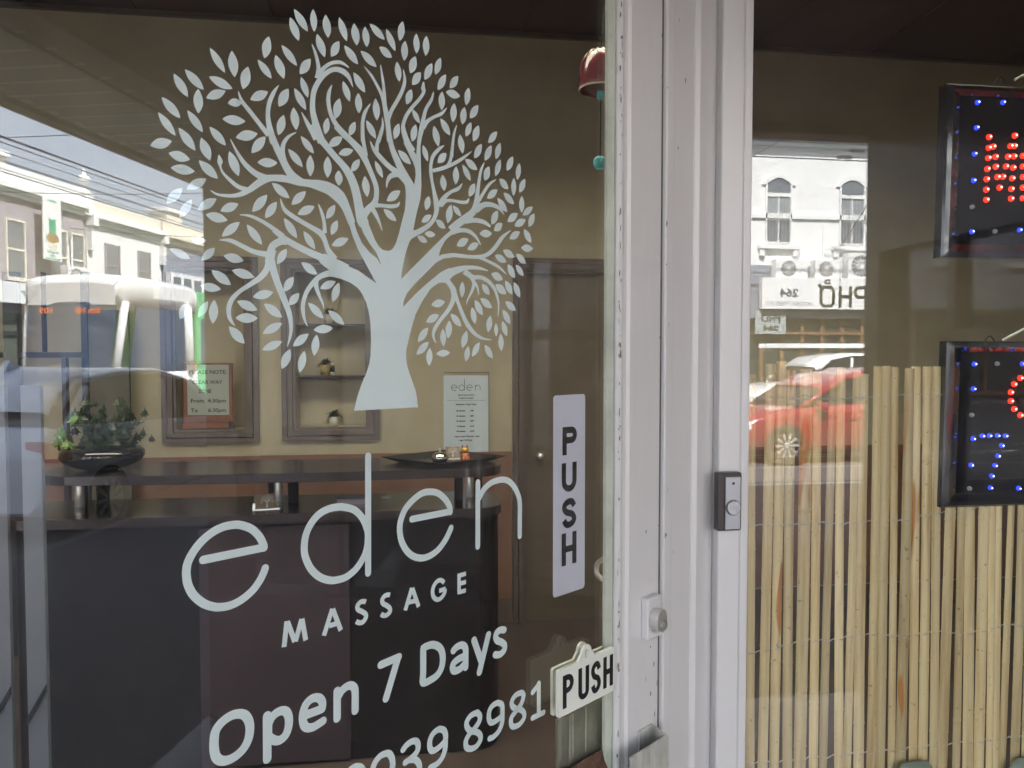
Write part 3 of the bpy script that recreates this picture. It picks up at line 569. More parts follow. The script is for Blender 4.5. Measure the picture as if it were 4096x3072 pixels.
MB().box(SKX0 - .04, SKX0, SKY0, SKY1, ZC + .08, 4.12).box(SKX1, SKX1 + .04, SKY0, SKY1, ZC + .08, 4.12).box(SKX0 - .04, SKX1 + .04, SKY0 - .04, SKY0, ZC + .08, 4.12).box(SKX0 - .04, SKX1 + .04, SKY1, SKY1 + .04, ZC + .08, 4.12).build('kerb', mat('dark kerb of added roof opening', (.10, .08, .07), .8), rl)  # deep dark kerb of the added opening keeps the upper wall dim
MB().box(SKX0, SKX1, SKY0, SKY1, 4.05, 4.06).build('glass', M['frost'], rl)
M['kerbd'] = mat('dark lining of added roof opening', (.10, .08, .07), .8)
MB().box(XL, .63, YB - .012, YB - .001, .15, 1.03).box(1.53, XR, YB - .012, YB - .001, .15, 1.03).build('wall_shade_panel', mat('red brown dado paint', (.21, .115, .08), .5, var=.12), bpy.data.objects['wall_back'])  # red brown panel added to darken the lower wall where light falls off
# cornice shadow line
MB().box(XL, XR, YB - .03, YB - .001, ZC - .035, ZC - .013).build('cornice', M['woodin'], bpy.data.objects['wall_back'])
MB().box(-.10, .63, YB - .018, YB - .001, 0, .149).box(1.52, XR, YB - .018, YB - .001, 0, .14).build('skirting', M['woodin'], bpy.data.objects['wall_back'])

def frame_mould(par, x0, x1, z0, z1, wd, y, name='architrave', steps=((0, .022), (.42, .030), (.78, .016))):
    """mitred moulding round an opening (x0..z1 = inner edge)"""
    mb = MB()
    for a, dp in steps:
        i_, o_ = wd * (1 - a) , wd * (1 - a) - wd * (.36 if a < .7 else .22)
        i_, o_ = o_, i_
        A = [(x0 - i_, z0 - i_), (x1 + i_, z0 - i_), (x1 + i_, z1 + i_), (x0 - i_, z1 + i_)]; B = [(x0 - o_, z0 - o_), (x1 + o_, z0 - o_), (x1 + o_, z1 + o_), (x0 - o_, z1 + o_)]
        for k in range(4):
            j = (k + 1) % 4
            mb.prism(lambda p, q, c: (p, c, q), [A[k], A[j], B[j], B[k]], y - dp, y - .001)
    return mb.build(name, M['woodin'], par)
def niche(n, label):
    x0, x1, z0, z1 = n
    th = thing('wall_niche', label, 'niche', (x0, YB, z0), 'recessed niches behind the counter')
    MB().box(x0 - .001, x1 + .001, YB + .16, YB + .18, z0 - .02, z1 + .02).build('back_panel', M['wallin'], th)
    MB().box(x0 - .015, x0, YB + .1005, YB + .16, z0, z1).box(x1, x1 + .015, YB + .1005, YB + .16, z0, z1).box(x0, x1, YB + .1005, YB + .16, z1, z1 + .015).box(x0, x1, YB + .1005, YB + .16, z0 - .015, z0).build('lining', M['wallin'], th)
    frame_mould(th, x0, x1, z0, z1, .078, YB)
    return th
na = niche(n1, 'brown framed wall niche with two dark glass shelves of small potted plants')
shz = [wall(1300, 1296, YB + .05).z, wall(1300, 1502, YB + .05).z]
M['shelf'] = mat('smoked glass shelf', (.05, .035, .035), .15)
for z in shz: MB().box(n1[0] + .002, n1[1] - .002, YB + .005, YB + .155, z - .009, z).build('shelf', M['shelf'], na)
nb = niche(n2, 'brown framed wall niche holding the wooden notice board')
# plants
M['leafd'] = mat('dark plant leaves', (.035, .06, .035), .5, var=.5, scale=40)
M['leafg'] = mat('green plant leaves', (.05, .14, .06), .5, var=.4, scale=40)
M['potw'] = mat('white pot', (.6, .6, .52), .4); M['poty'] = mat('straw pot', (.42, .34, .12), .6, var=.35, scale=60)
def spiky(x, y, z, hp, rp, lm_, pm, label, seed, grp='potted plants on the niche shelves'):
    th = thing('potted_plant', label, 'potted plant', (x, y, z), grp)
    MB().lathe([(.001, .001), (rp * .72, .001), (rp, hp), (rp * .9, hp), (rp * .85, hp * .85), (.001, hp * .85)], (x, y, z), 14).build('pot', pm, th, smooth=True)
    R = random.Random(seed); mb = MB()
    for k in range(90):
        a = R.uniform(0, 2 * pi); e = R.uniform(.05, 1.35); L_ = R.uniform(.05, .088) * (1 - .35 * e / 1.35); d = Vector((cos(a) * cos(e), sin(a) * cos(e) * .6, sin(e)))
        s_ = d.cross(_Z); s_ = s_.normalized() * R.uniform(.005, .009) if s_.length > .01 else Vector((.004, 0, 0))
        p = Vector((x, y, z + hp * .9)); q1 = p + d * L_ * .5 + _Z * .006; q2 = p + d * L_ - _Z * .02 * R.random()
        mb.quadgrid([[p - s_ * .6, p + s_ * .6], [q1 - s_, q1 + s_], [q2 - s_ * .05, q2 + s_ * .05]])
    mb.build('foliage', lm_, th); return th
def onw(u, v, y): p = wall(u, v, y); return p.x, p.z
x, _ = onw(1315, 1295, YB + .08); spiky(x, YB + .08, shz[0] + .0005, .055, .030, M['leafg'], M['potw'], 'green spiky plant in a white pot on the top niche shelf', 1)
x, _ = onw(1302, 1500, YB + .08); spiky(x, YB + .08, shz[1] + .0005, .062, .036, M['leafd'], M['poty'], 'dark spiky plant in a straw coloured pot on the middle niche shelf', 2)
x, _ = onw(1338, 1705, YB + .08); spiky(x, YB + .08, n1[2] + .0005, .052, .036, M['leafd'], M['potw'], 'dark spiky plant in a white pot at the foot of the niche', 5)
x, _ = onw(1331, 1500, YB + .04); z = shz[1] + .0005
fg = thing('figurine', 'tiny black and white figurine beside the straw pot', 'figurine', (x, YB + .035, z))
MB().lathe([(.001, 0), (.014, .001), (.013, .012), (.010, .02), (.001, .02)], (x, YB + .035, z), 10).build('foot', M['potw'], fg, smooth=True)
MB().lathe([(.001, .0202), (.012, .022), (.014, .035), (.011, .05), (.001, .052)], (x, YB + .035, z), 10).build('body', M['black_ink'], fg, smooth=True)
MB().lathe([(.001, .0522), (.009, .056), (.011, .063), (.008, .070), (.001, .073)], (x, YB + .035, z), 10).build('head', M['potw'], fg, smooth=True)

# notice board standing in the left niche
bx0, bz0 = onw(737, 1716, YB + .03); bx1, bz1 = onw(930, 1452, YB + .03); bz0 = n2[2] + .001
M['orange'] = mat('orange stained timber', (.19, .065, .022), .4, var=.2, scale=10, stretch=(1, 1, .2))
nbd = thing('notice_board', 'orange timber framed grey notice with black lettering standing in the left niche', 'notice', ((bx0 + bx1) / 2, YB + .03, bz0))
MB().box(bx0, bx1, YB + .02, YB + .035, bz0 + .035, bz1).build('board', M['orange'], nbd, bev=.002)
MB().box(bx0 - .004, bx1 + .006, YB - .005, YB + .019, bz0, bz0 + .034).build('ledge', M['orange'], nbd, bev=.002)
MB().box(bx1 - .018, bx1 + .008, YB - .008, YB - .0055, bz0 + .001, bz0 + .040).build('clip', M['black_ink'], nbd)
M['greycard'] = mat('grey card', (.36, .40, .36), .7, var=.03)
px0, px1, pz0, pz1 = bx0 + .023, bx1 - .018, bz0 + .075, bz1 - .010
cdo = MB().box(px0, px1, YB + .0165, YB + .0195, pz0, pz1).build('card', M['greycard'], nbd)
X_, Y_ = Vector((1, 0, 0)), Vector((0, -1, 0)); H = pz1 - pz0; W = px1 - px0
for s_, fx, fz, wd_ in (('PLEASE NOTE:', .5, .82, .90), ('CLEAR WAY', .48, .62, .72), ('ZONE', .42, .44, .32), ('From  4:30pm', .5, .25, .84), ('To      6:30pm', .5, .06, .84)):
    text_mb(s_, .030, (px0 + W * fx, YB + .0165, pz0 + H * fz), X_, _Z, Y_, .0008, .0006, width=W * wd_).build('text', M['black_ink'], cdo)

# price list poster
def poster():
    x0, z1 = onw(1774, 1502, YB); x1, z0 = onw(1954, 1812, YB)
    th = thing('price_poster', 'pale blue price list poster with black writing on the tan wall above the tray', 'poster', ((x0 + x1) / 2, YB - .004, z0))
    MB().box(x0, x1, YB - .003, YB - .001, z0, z1).build('paper', mat('pale poster paper', (.58, .68, .76), .5, var=.02), th)
    MB().box(x0 + .001, x1 + .003, YB - .006, YB - .001, z1 + .0165, z1 + .0195).box(x1 + .0005, x1 + .003, YB - .006, YB - .001, z0, z1 + .0165).build('holder', M['woodin'], th)
    W = x1 - x0; H = z1 - z0; y = YB - .003
    def tx(s_, fx, v, wd_, size, bold=0): 
        zz = wall(1860, v, YB).z
        text_mb(s_, size, (x0 + W * fx, y, zz), X_, _Z, Y_, .0006, bold + .0005, width=W * wd_).build('text', M['black_ink'], th)
    # the thin four letter name, drawn with strokes
    zb, hx = wall(1860, 1562, YB).z, .033
    def st(pts, wd_=.0028): return [(a, b, wd_) for a, b in pts]
    mb = MB(); fn = lambda a, b: (a, y - .0006, b)
    def ring(cx, a0, a1): return [(cx + .5 * hx * cos(a), zb + .5 * hx + .5 * hx * sin(a)) for a in [a0 + (a1 - a0) * k / 14 for k in range(15)]]
    cs = [x0 + W * f_ for f_ in (.235, .40, .575, .76)]
    for i in (0, 2): ribbon(mb, st(ring(cs[i], 0, 5.4)), fn, smooth=0); ribbon(mb, st([(cs[i] - .45 * hx, zb + .5 * hx), (cs[i] + .5 * hx, zb + .5 * hx)]), lambda a, b: (a, y - .0007, b), smooth=0)
    ribbon(mb, st(ring(cs[1], 0, 2 * pi)), fn, smooth=0); ribbon(mb, st([(cs[1] + .5 * hx, zb), (cs[1] + .5 * hx, zb + 2 * hx)]), lambda a, b: (a, y - .0007, b), smooth=0)
    ribbon(mb, st([(cs[3] - .42 * hx, zb), (cs[3] - .42 * hx, zb + hx)]), lambda a, b: (a, y - .0007, b), smooth=0)
    ribbon(mb, st([(cs[3] + .42 * hx * cos(a), zb + .55 * hx + .42 * hx * sin(a)) for a in [pi - pi * k / 10 for k in range(11)]] + [(cs[3] + .42 * hx, zb)]), fn, smooth=0)
    mb.build('logo', M['black_ink'], th)
    tx('M A S S A G E', .5, 1583, .34, .012); tx('"a place to escape"', .5, 1594, .33, .010)
    zz = wall(1860, 1602, YB).z; MB().box(x0 + W * .07, x0 + W * .93, y - .0008, y - .0001, zz, zz + .0016).build('rule', mat('teal ink', (.04, .12, .10), .6), th)
    tx('Relaxation | Deep Tissue', .5, 1620, .46, .012)
    for v, a, b in ((1645, '30 minutes', '$40'), (1666, '45 minutes', '$55'), (1686, '60 minutes', '$70'), (1707, '90 minutes', '$110'), (1727, '120 minutes', '$140')):
        tx(a, .38, v, .20, .010, .0002); tx(b, .63, v, .075 if len(b) == 3 else .09, .010, .0002)
    tx('Head, Neck & Shoulder / Back', .52, 1748, .56, .012); tx('Legs / Full Body', .49, 1763, .30, .012)
poster()

# inner door at the right of the room
idr = thing('inner_door', 'dull olive painted inner door in a brown architrave at the right of the room', 'inner door', (1.08, YB, 0))
frame_mould(idr, .72, 1.44, -.2, 2.085, .085, YB)
MB().box(.7003, 1.4597, YB + .02, YB + .06, -.002, 2.084).build('door_leaf', mat('olive brown door paint', (.13, .105, .075), .45, var=.12, bump=.1), idr)
MB().lathe([(.001, 0), (.020, .004), (.026, .02), (.02, .035), (.012, .045), (.012, .06)], (.80, YB - .045, 1.0), 14, ax=(X_, _Z, Vector((0, 1, 0)))).build('knob', M['chrome'], idr, smooth=True)


# lattice screen at the left
ls = thing('lattice_screen', 'black timber lattice screen against the wall at the far left of the room', 'screen', (-2.0, 4.38, 0))
lx = lambda u: wall(u, 1420, 4.38).x
ztop = wall(200, 1090, 4.38).z; zb0_, zb1_ = wall(200, 1431, 4.38).z, wall(200, 1409, 4.38).z
M['blackwood'] = mat('black stained timber', (.010, .010, .014), .35, var=.2)
for u0, u1, a, b in ((22, 84, 0, ztop), (-160, -130, 0, ztop), (332, 357, 0, ztop), (251, 268, 0, zb0_ - .001), (176, 184, zb1_ + .001, ztop)): MB().box(lx(u0), lx(u1), 4.36, 4.40, a, b).build('post', M['blackwood'], ls)
MB().box(lx(-129.5), lx(21.5), 4.362, 4.398, zb0_, zb1_).box(lx(84.5), lx(331.5), 4.362, 4.398, zb0_, zb1_).build('rail', M['blackwood'], ls)
MB().box(lx(357) + .001, lx(518), 4.37, 4.39, 0, wall(400, 1240, 4.38).z).build('panel', mat('dark olive panel', (.10, .095, .075), .5), ls)
# two pale boards standing nearer at the left
M['board'] = mat('pale grey laminate', (.15, .165, .20), .4, var=.06)
for (u0, u1, lab) in ((-45, 34, 'pale grey board standing furthest left behind the door glass'), (98, 177, 'pale grey board standing just left of the counter end')):
    a, b = wall(u0, 2000, 2.55).x, wall(u1, 2000, 2.55).x
    th = thing('display_board', lab, 'board', ((a + b) / 2, 2.55, 0), 'pale boards left of the counter')
    zt2 = wall(100, 1540, 2.55).z
    MB().box(a, b, 2.54, 2.56, 0, zt2).build('panel', M['board'], th)
    for zz in (.10, .45): MB().prism(lambda p, q, c: (p, c, q), [(a, zz), (b, zz + .10), (b, zz + .125), (a, zz + .025)], 2.530, 2.539).build('brace', M['blackwood'], th)

# ------------------------------------------------------------------ counter
ct = thing('reception_counter', 'long dark two level reception counter on short steel posts behind the door glass', 'counter', (-.45, 3.2, 0))
def slab(pl, z0, z1, name, matl, mi=None): return MB().prism(lambda a, b, c: (a, b, c), pl, z0, z1).build(name, matl, ct, bev=.003)
def rounded(x0, x1, y0, y1, rl, rr, bow=0):
    P_ = [(x1 - rr + rr * sin(a), y0 + rr - rr * cos(a)) for a in [pi / 2 * k / 8 for k in range(9)]] + [(x1 - rr + rr * cos(a), y1 - rr + rr * sin(a)) for a in [pi / 2 * k / 8 for k in range(9)]]
    P_ += [(x0 + rl - rl * sin(a), y1 - rl + rl * cos(a)) for a in [pi / 2 * k / 8 for k in range(9)]] + [(x0 + rl - rl * cos(a), y0 + rl - rl * sin(a)) for a in [pi / 2 * k / 8 for k in range(9)]]
    P_ += [(x0 + rl + (x1 - rr - x0 - rl) * k / 8, y0 - bow * sin(pi * k / 8)) for k in range(1, 8)]
    return P_
slab(rounded(-1.375, .395, 3.03, 3.40, .16, .12, .03), 1.115, 1.150, 'upper_shelf', M['cedge'])
slab(rounded(-1.45, .395, 3.02, 3.42, .05, .12, 0), .955, .992, 'desk_top', M['cedge'])
slab(rounded(-1.44, .385, 3.05, 3.38, .04, .11, 0), .0, .954, 'front_panel', M['cdark'])
MB().box(-.777, -.215, 3.038, 3.0495, .01, .94).build('inlay_panel', M['cpanel'], ct, bev=.001)
for u in (318, 1113, 1879):
    px = wall(u, 1960, 3.12).x
    MB().lathe([(.017, .9925), (.017, 1.022), (.0185, 1.023), (.0185, 1.026), (.0165, 1.027), (.0165, 1.1145)], (px, 3.12, 0), 18).build('steel_post', M['chrome'], ct, smooth=True)
    MB().box(px + .022, px + .062, 3.22, 3.25, .993, 1.114).box(px - .055, px - .02, 3.22, 3.25, .993, 1.114).build('support', M['cdark'], ct)
TOP = 1.1505
# tray with its things
tray = thing('tray', 'black square tray with raised rim at the right end of the upper shelf', 'tray', (.17, 3.22, TOP))
cx_, cy_ = .165, 3.235; tw = .185; ca, sa = cos(radians(40)), sin(radians(40))
tfn = lambda a, b, c: (cx_ + (a * ca - b * sa) * 1.0, cy_ + (a * sa + b * ca) * .85, TOP + c)
tb = MB().prism(tfn, [(-tw * .72, -tw * .72), (tw * .72, -tw * .72), (tw * .72, tw * .72), (-tw * .72, tw * .72)], .0, .006)
def rimrow(k, c): return [(-k, -k), (k, -k), (k, k), (-k, k), (-k, -k)], c
rows = [[tfn(a, b, c) for a, b in [(-k, -k), (k, -k), (k, k), (-k, k), (-k, -k)]] for k, c in ((tw * .72, .0), (tw, .022), (tw * 1.02, .024), (tw * .99, .0235), (tw * .70, .006))]
tb.quadgrid(rows); tb.build('body', mat('black lacquer', (.008, .007, .007), .25), tray)
def at(u, y): return wall(u, 1800, y).x
TZ = TOP + .0065
bx = at(1760, 3.2)
sb = thing('service_bell', 'round chrome service bell with a button on the black tray', 'service bell', (bx, 3.2, TZ))
MB().lathe([(.001, 0), (.030, 0), (.032, .004), (.024, .008), (.001, .009)], (bx, 3.2, TZ), 24).build('base', M['black_ink'], sb, smooth=True)
MB().lathe([(.034, .0095), (.037, .011), (.036, .018), (.031, .029), (.021, .037), (.008, .041), (.004, .041)], (bx, 3.2, TZ), 28).build('dome', mat('polished chrome', (.75, .73, .72), .08, 1), sb, smooth=True)
MB().lathe([(.004, .0412), (.004, .046), (.006, .048), (.006, .053), (.003, .056), (.001, .057)], (bx, 3.2, TZ), 12).build('plunger', M['chrome'], sb, smooth=True)
bx = at(1862, 3.19)
lf = thing('lion_figurine', 'small red and gold seated lion figurine beside the bell on the tray', 'figurine', (bx, 3.19, TZ))
M['redgold'] = mat('red and gold lacquer', (.42, .12, .03), .25, .3, var=.7, scale=60)
M['gold'] = mat('gold paint', (.6, .35, .06), .3, .7, var=.4, scale=60)
lump = lambda a, z: 1 + .12 * sin(5 * a + z * 300)
MB().lathe([(.001, .0005), (.018, .001), (.021, .01), (.019, .024), (.014, .036), (.001, .040)], (bx, 3.19, TZ), 16, wob=lump).build('body', M['redgold'], lf, smooth=True)
MB().lathe([(.001, .036), (.012, .038), (.016, .047), (.013, .057), (.001, .062)], (bx - .004, 3.185, TZ), 16, wob=lump).build('head', M['gold'], lf, smooth=True)
for sx in (-.010, .012): MB().lathe([(.001, .0008), (.006, .001), (.005, .02), (.001, .022)], (bx + sx, 3.171, TZ), 8).build('paw', M['redgold'], lf, smooth=True)
for sx in (-.013, .006): MB().lathe([(.001, .055), (.004, .057), (.003, .066), (.001, .069)], (bx + sx, 3.185, TZ), 8).build('ear', M['redgold'], lf, smooth=True)
M['kraft'] = mat('kraft card', (.24, .18, .11), .7, var=.1); M['cardw'] = mat('pale print', (.6, .6, .56), .6)
def tree_print(mb, cx, z0, s_, y, seed, fnp):
    R = random.Random(seed)
    mb.poly([fnp(cx - .10 * s_, z0), fnp(cx + .10 * s_, z0), fnp(cx + .05 * s_, z0 + .35 * s_), fnp(cx + .02 * s_, z0 + .5 * s_), fnp(cx - .02 * s_, z0 + .5 * s_), fnp(cx - .05 * s_, z0 + .35 * s_)])
    for k in range(9):
        a = radians(15 + k * 18.5); e = (cx + .45 * s_ * cos(a), z0 + .48 * s_ + .42 * s_ * sin(a))
        ribbon(mb, [(cx, z0 + .35 * s_, .05 * s_), ((cx * 1 + e[0]) / 2, z0 + .55 * s_, .03 * s_), (e[0], e[1], .01 * s_)], lambda p, q: fnp(p, q), smooth=3)
    for k in range(210):
        a = R.uniform(-.15 * pi, 1.15 * pi); r = s_ * .56 * sqrt(R.random()); px, pz = cx + r * cos(a), z0 + .55 * s_ + r * .85 * sin(a); b = R.uniform(0, pi); l = .035 * s_
        mb.poly([fnp(px + l * cos(b), pz + l * sin(b)), fnp(px - l * .4 * sin(b), pz + l * .4 * cos(b)), fnp(px - l * cos(b), pz - l * sin(b)), fnp(px + l * .4 * sin(b), pz - l * .4 * cos(b))])
# business cards: one stack on the tray, one holder on the desk
def card(name, label, u, y, z, wd_, ht, tilt, n=1):
    x = wall(u, 1900, y).x
    th = thing(name, label, 'card holder', (x, y, z), 'brown tree printed business cards')
    fb = lambda a, b, c: (x + a, y + c + b * .25, z + b + a * tilt)
    MB().boxf(lambda a, c, b: fb(a, b, c), -wd_ / 2, wd_ / 2, 0, .006, .006, ht).build('cards', M['kraft'], th)
    MB().boxf(lambda a, c, b: fb(a, b, c), -wd_ / 2 - .004, -wd_ / 2 + .006, -.006, .012, 0, ht * .45).boxf(lambda a, c, b: fb(a, b, c), -wd_ / 2 + .006, wd_ / 2, -.006, .012, 0, .005).build('holder', M['chrome'], th)
    mb = MB(); tree_print(mb, 0, .010, ht * .78, 0, 5, lambda p, q: fb(p, q, -.0012)); mb.build('print', M['cardw'], th)
card('business_card_holder', 'steel holder of brown cards printed with a pale tree, on the lower desk', 1066, 3.10, .993, .100, .060, .04)
card('business_card_holder', 'brown tree printed cards standing between the bell and the lion on the tray', 1812, 3.26, TZ, .060, .052, .0)
# papers on the desk
x = wall(1400, 2000, 3.15).x; single('brochure_stack', MB().box(x - .055, x + .075, 3.10, 3.22, .993, 1.000).box(x - .050, x + .07, 3.13, 3.215, 1.0002, 1.022), mat('pale plum leaflets', (.30, .26, .30), .5), 'flat stack of pale leaflets on the lower desk behind the tall letter', 'leaflets')
x = wall(1545, 1960, 3.3).x; single('folded_paper', MB().prism(lambda a, b, c: (x + a, c, .9935 + b), [(-.02, 0), (.02, 0), (.018, .008)], 3.27, 3.33), M['cardw'], 'small folded white paper on the lower desk right of the leaflets', 'paper')

# bowl with ivy
bx = wall(410, 1800, 3.2).x
bw = thing('bowl', 'wide black gloss bowl planted with ivy at the left end of the upper shelf', 'bowl', (bx, 3.2, TOP))
MB().lathe([(.001, .0), (.05, .0), (.06, .004), (.10, .015), (.138, .034), (.152, .056), (.150, .074), (.136, .087), (.105, .093), (.097, .09), (.105, .08), (.001, .078)], (bx, 3.2, TOP), 40).build('vessel', mat('black glazed bowl', (.012, .012, .016), .08, coat=.5), bw, smooth=True)
iv = thing('ivy_plant', 'trailing ivy with lobed green leaves growing out of the black bowl', 'plant', (bx, 3.2, TOP + .08))
R = random.Random(11)
lobes = [(0, -.1), (.28, -.32), (.30, -.05), (.62, .02), (.36, .24), (.30, .50), (.12, .52), (0, 1.0)]
lobes = lobes + [(-a, b) for a, b in reversed(lobes[1:-1])]
M['ivy'] = mat('ivy leaf', (.020, .034, .018), .4, var=.3, scale=30, objrand=.6); M['ivyl'] = mat('young ivy leaf', (.10, .19, .05), .4, var=.3, scale=30)
def leafmesh(nm, m_):
    mb = MB(); n = len(lobes); mb.v = [Vector((0, 0, .12))] + [Vector((a, b, -.12 * abs(a))) for a, b in lobes]
    for i in range(n): mb.f.append((0, 1 + i, 1 + (i + 1) % n)); mb.m.append(0)
    return mb.build(nm, m_)
def place(o, p, yaw, pitch, s_): o.matrix_local = Matrix.Translation(Vector(p) - iv.location) @ Matrix.Rotation(yaw, 4, 'Z') @ Matrix.Rotation(pitch, 4, 'X') @ Matrix.Diagonal((s_, s_, s_, 1))
A0, B0 = leafmesh('leaf', M['ivy']), leafmesh('leaf', M['ivyl']); ua = ub = False
for k in range(150):
    young = k in (3, 9, 14, 22, 31, 40, 51)
    src = B0 if young else A0; fst = not (ub if young else ua)
    o = src if fst else src.copy()
    if not fst: COL.objects.link(o)
    if young: ub = True
    else: ua = True
    o.parent = iv
    if young: p = (bx - R.uniform(.05, .13), 3.13 + R.uniform(-.03, .01), TOP + R.uniform(.10, .21))
    else: p = (bx + .01 + R.gauss(0, .058), 3.2 + R.gauss(0, .05), TOP + .085 + min(.17, abs(R.gauss(0, .075))))
    place(o, p, R.uniform(-.9, .9), R.uniform(.9, 1.9), R.uniform(.034, .05) if young else R.uniform(.026, .044))
mb = MB()
for k in range(26):
    a = R.uniform(0, 2 * pi); p0 = Vector((bx + R.uniform(-.05, .05), 3.2 + R.uniform(-.03, .03), TOP + .079)); p2 = p0 + Vector((R.uniform(-.12, .12), R.uniform(-.05, .05), R.uniform(.05, .15)))
    mb.tube(catmull([tuple(p0), tuple((p0 + p2) / 2 + Vector((0, 0, .03))), tuple(p2)], 4), .0013, 5)
mb.build('stems', M['leafd'], iv, kind='stuff')

# ceramic wind bell near the window edge
yc = 1.62
def wc(u, v): p = wall(u, v, yc); return p
c0 = wc(2402, 362); chm = thing('wind_bell', 'dark red glazed ceramic wind bell with turquoise bead and disc hanging behind the door edge', 'wind bell', (c0.x, yc, c0.z))
r_ = (wc(2470, 330).x - wc(2300, 330).x) / 2; top, bot = wc(2400, 203).z, wc(2400, 362).z; hh = top - bot
M['redglaze'] = mat('oxblood glaze', (.17, .035, .045), .12, var=.35, scale=18, coat=.4, stretch=(1, 1, .3)); M['turq'] = mat('turquoise glaze', (.10, .45, .44), .2, var=.3, scale=60); M['cream'] = mat('cream glaze drips', (.55, .47, .34), .25)
scal = lambda a, z: 1 + .015 * sin(9 * a)
MB().lathe([(.006, hh), (r_ * .35, hh * .99), (r_ * .62, hh * .93), (r_ * .84, hh * .74), (r_ * .97, hh * .45), (r_, hh * .12), (r_ * .98, 0), (r_ * .93, .001), (r_ * .92, hh * .4), (r_ * .5, hh * .85), (.004, hh * .9)], (c0.x, yc, bot), 36, wob=scal).build('bell', M['redglaze'], chm, smooth=True)
mb = MB(); R = random.Random(4)
for k in range(11):
    a0 = k * 2 * pi / 11 + R.uniform(-.15, .15); pts = []
    for q in range(6):
        s_ = q / 5; ln = R.uniform(.9, 1.0); rr = r_ * (.16 + .70 * s_ ** .8) ; zz = hh * (1.005 - .30 * s_ ** 2.2) ; a = a0 + .35 * s_
        pts.append((c0.x + rr * cos(a), yc + rr * sin(a), bot + zz))
    mb.tube(pts, [.0016, .0022, .0026, .0024, .0018, .0006], 6)
mb.build('glaze_drips', M['cream'], chm, smooth=True, kind='stuff')
MB().lathe([(r_ * .985, -.0005), (r_ * 1.01, .001), (r_ * 1.0, .004)], (c0.x, yc, bot), 36).build('rim', M['cream'], chm, smooth=True)
zb1, zb2 = wc(2402, 362).z, wc(2402, 402).z
MB().lathe([(.001, zb2), (.006, zb2 + .003), (.0085, (zb1 + zb2) / 2), (.008, zb1 - .002), (.001, zb1)], (c0.x, yc, 0), 14).build('bead', M['turq'], chm, smooth=True)
zd1, zd0 = wc(2402, 623).z, wc(2402, 682).z
MB().tube([(c0.x, yc, zb2 + .001), (c0.x, yc, zd1)], .0016, 6).build('cord', M['black_ink'], chm)
MB().tube([(c0.x, yc, top), (c0.x + .012, yc, top + .12), (c0.x + .02, yc, 2.6), (c0.x + .02, yc, ZC - .001)], .0018, 6).build('cord', M['black_ink'], chm)
rd = (zd1 - zd0) / 2
dk = MB().lathe([(.001, -.005), (rd * .9, -.004), (rd, 0), (rd * .9, .004), (.001, .005)], (c0.x, yc, (zd0 + zd1) / 2), 24, ax=(X_, _Z, Vector((0, 1, 0)))).build('disc', M['turq'], chm, smooth=True)
mb = MB(); zc = (zd0 + zd1) / 2
for pts in (((-.008, .006), (-.004, .007), (-.003, .003)), ((.002, .008), (.006, .009), (.005, .005)), ((-.009, -.001), (-.005, 0), (-.006, -.004)), ((.002, .001), (.007, .003), (.004, -.003)), ((-.004, -.007), (.001, -.005), (.004, -.008))):
    ribbon(mb, [(c0.x + a, zc + b, .0009) for a, b in pts], lambda p, q: (p, yc - .0052, q), smooth=3)
mb.build('marks', M['black_ink'], dk)

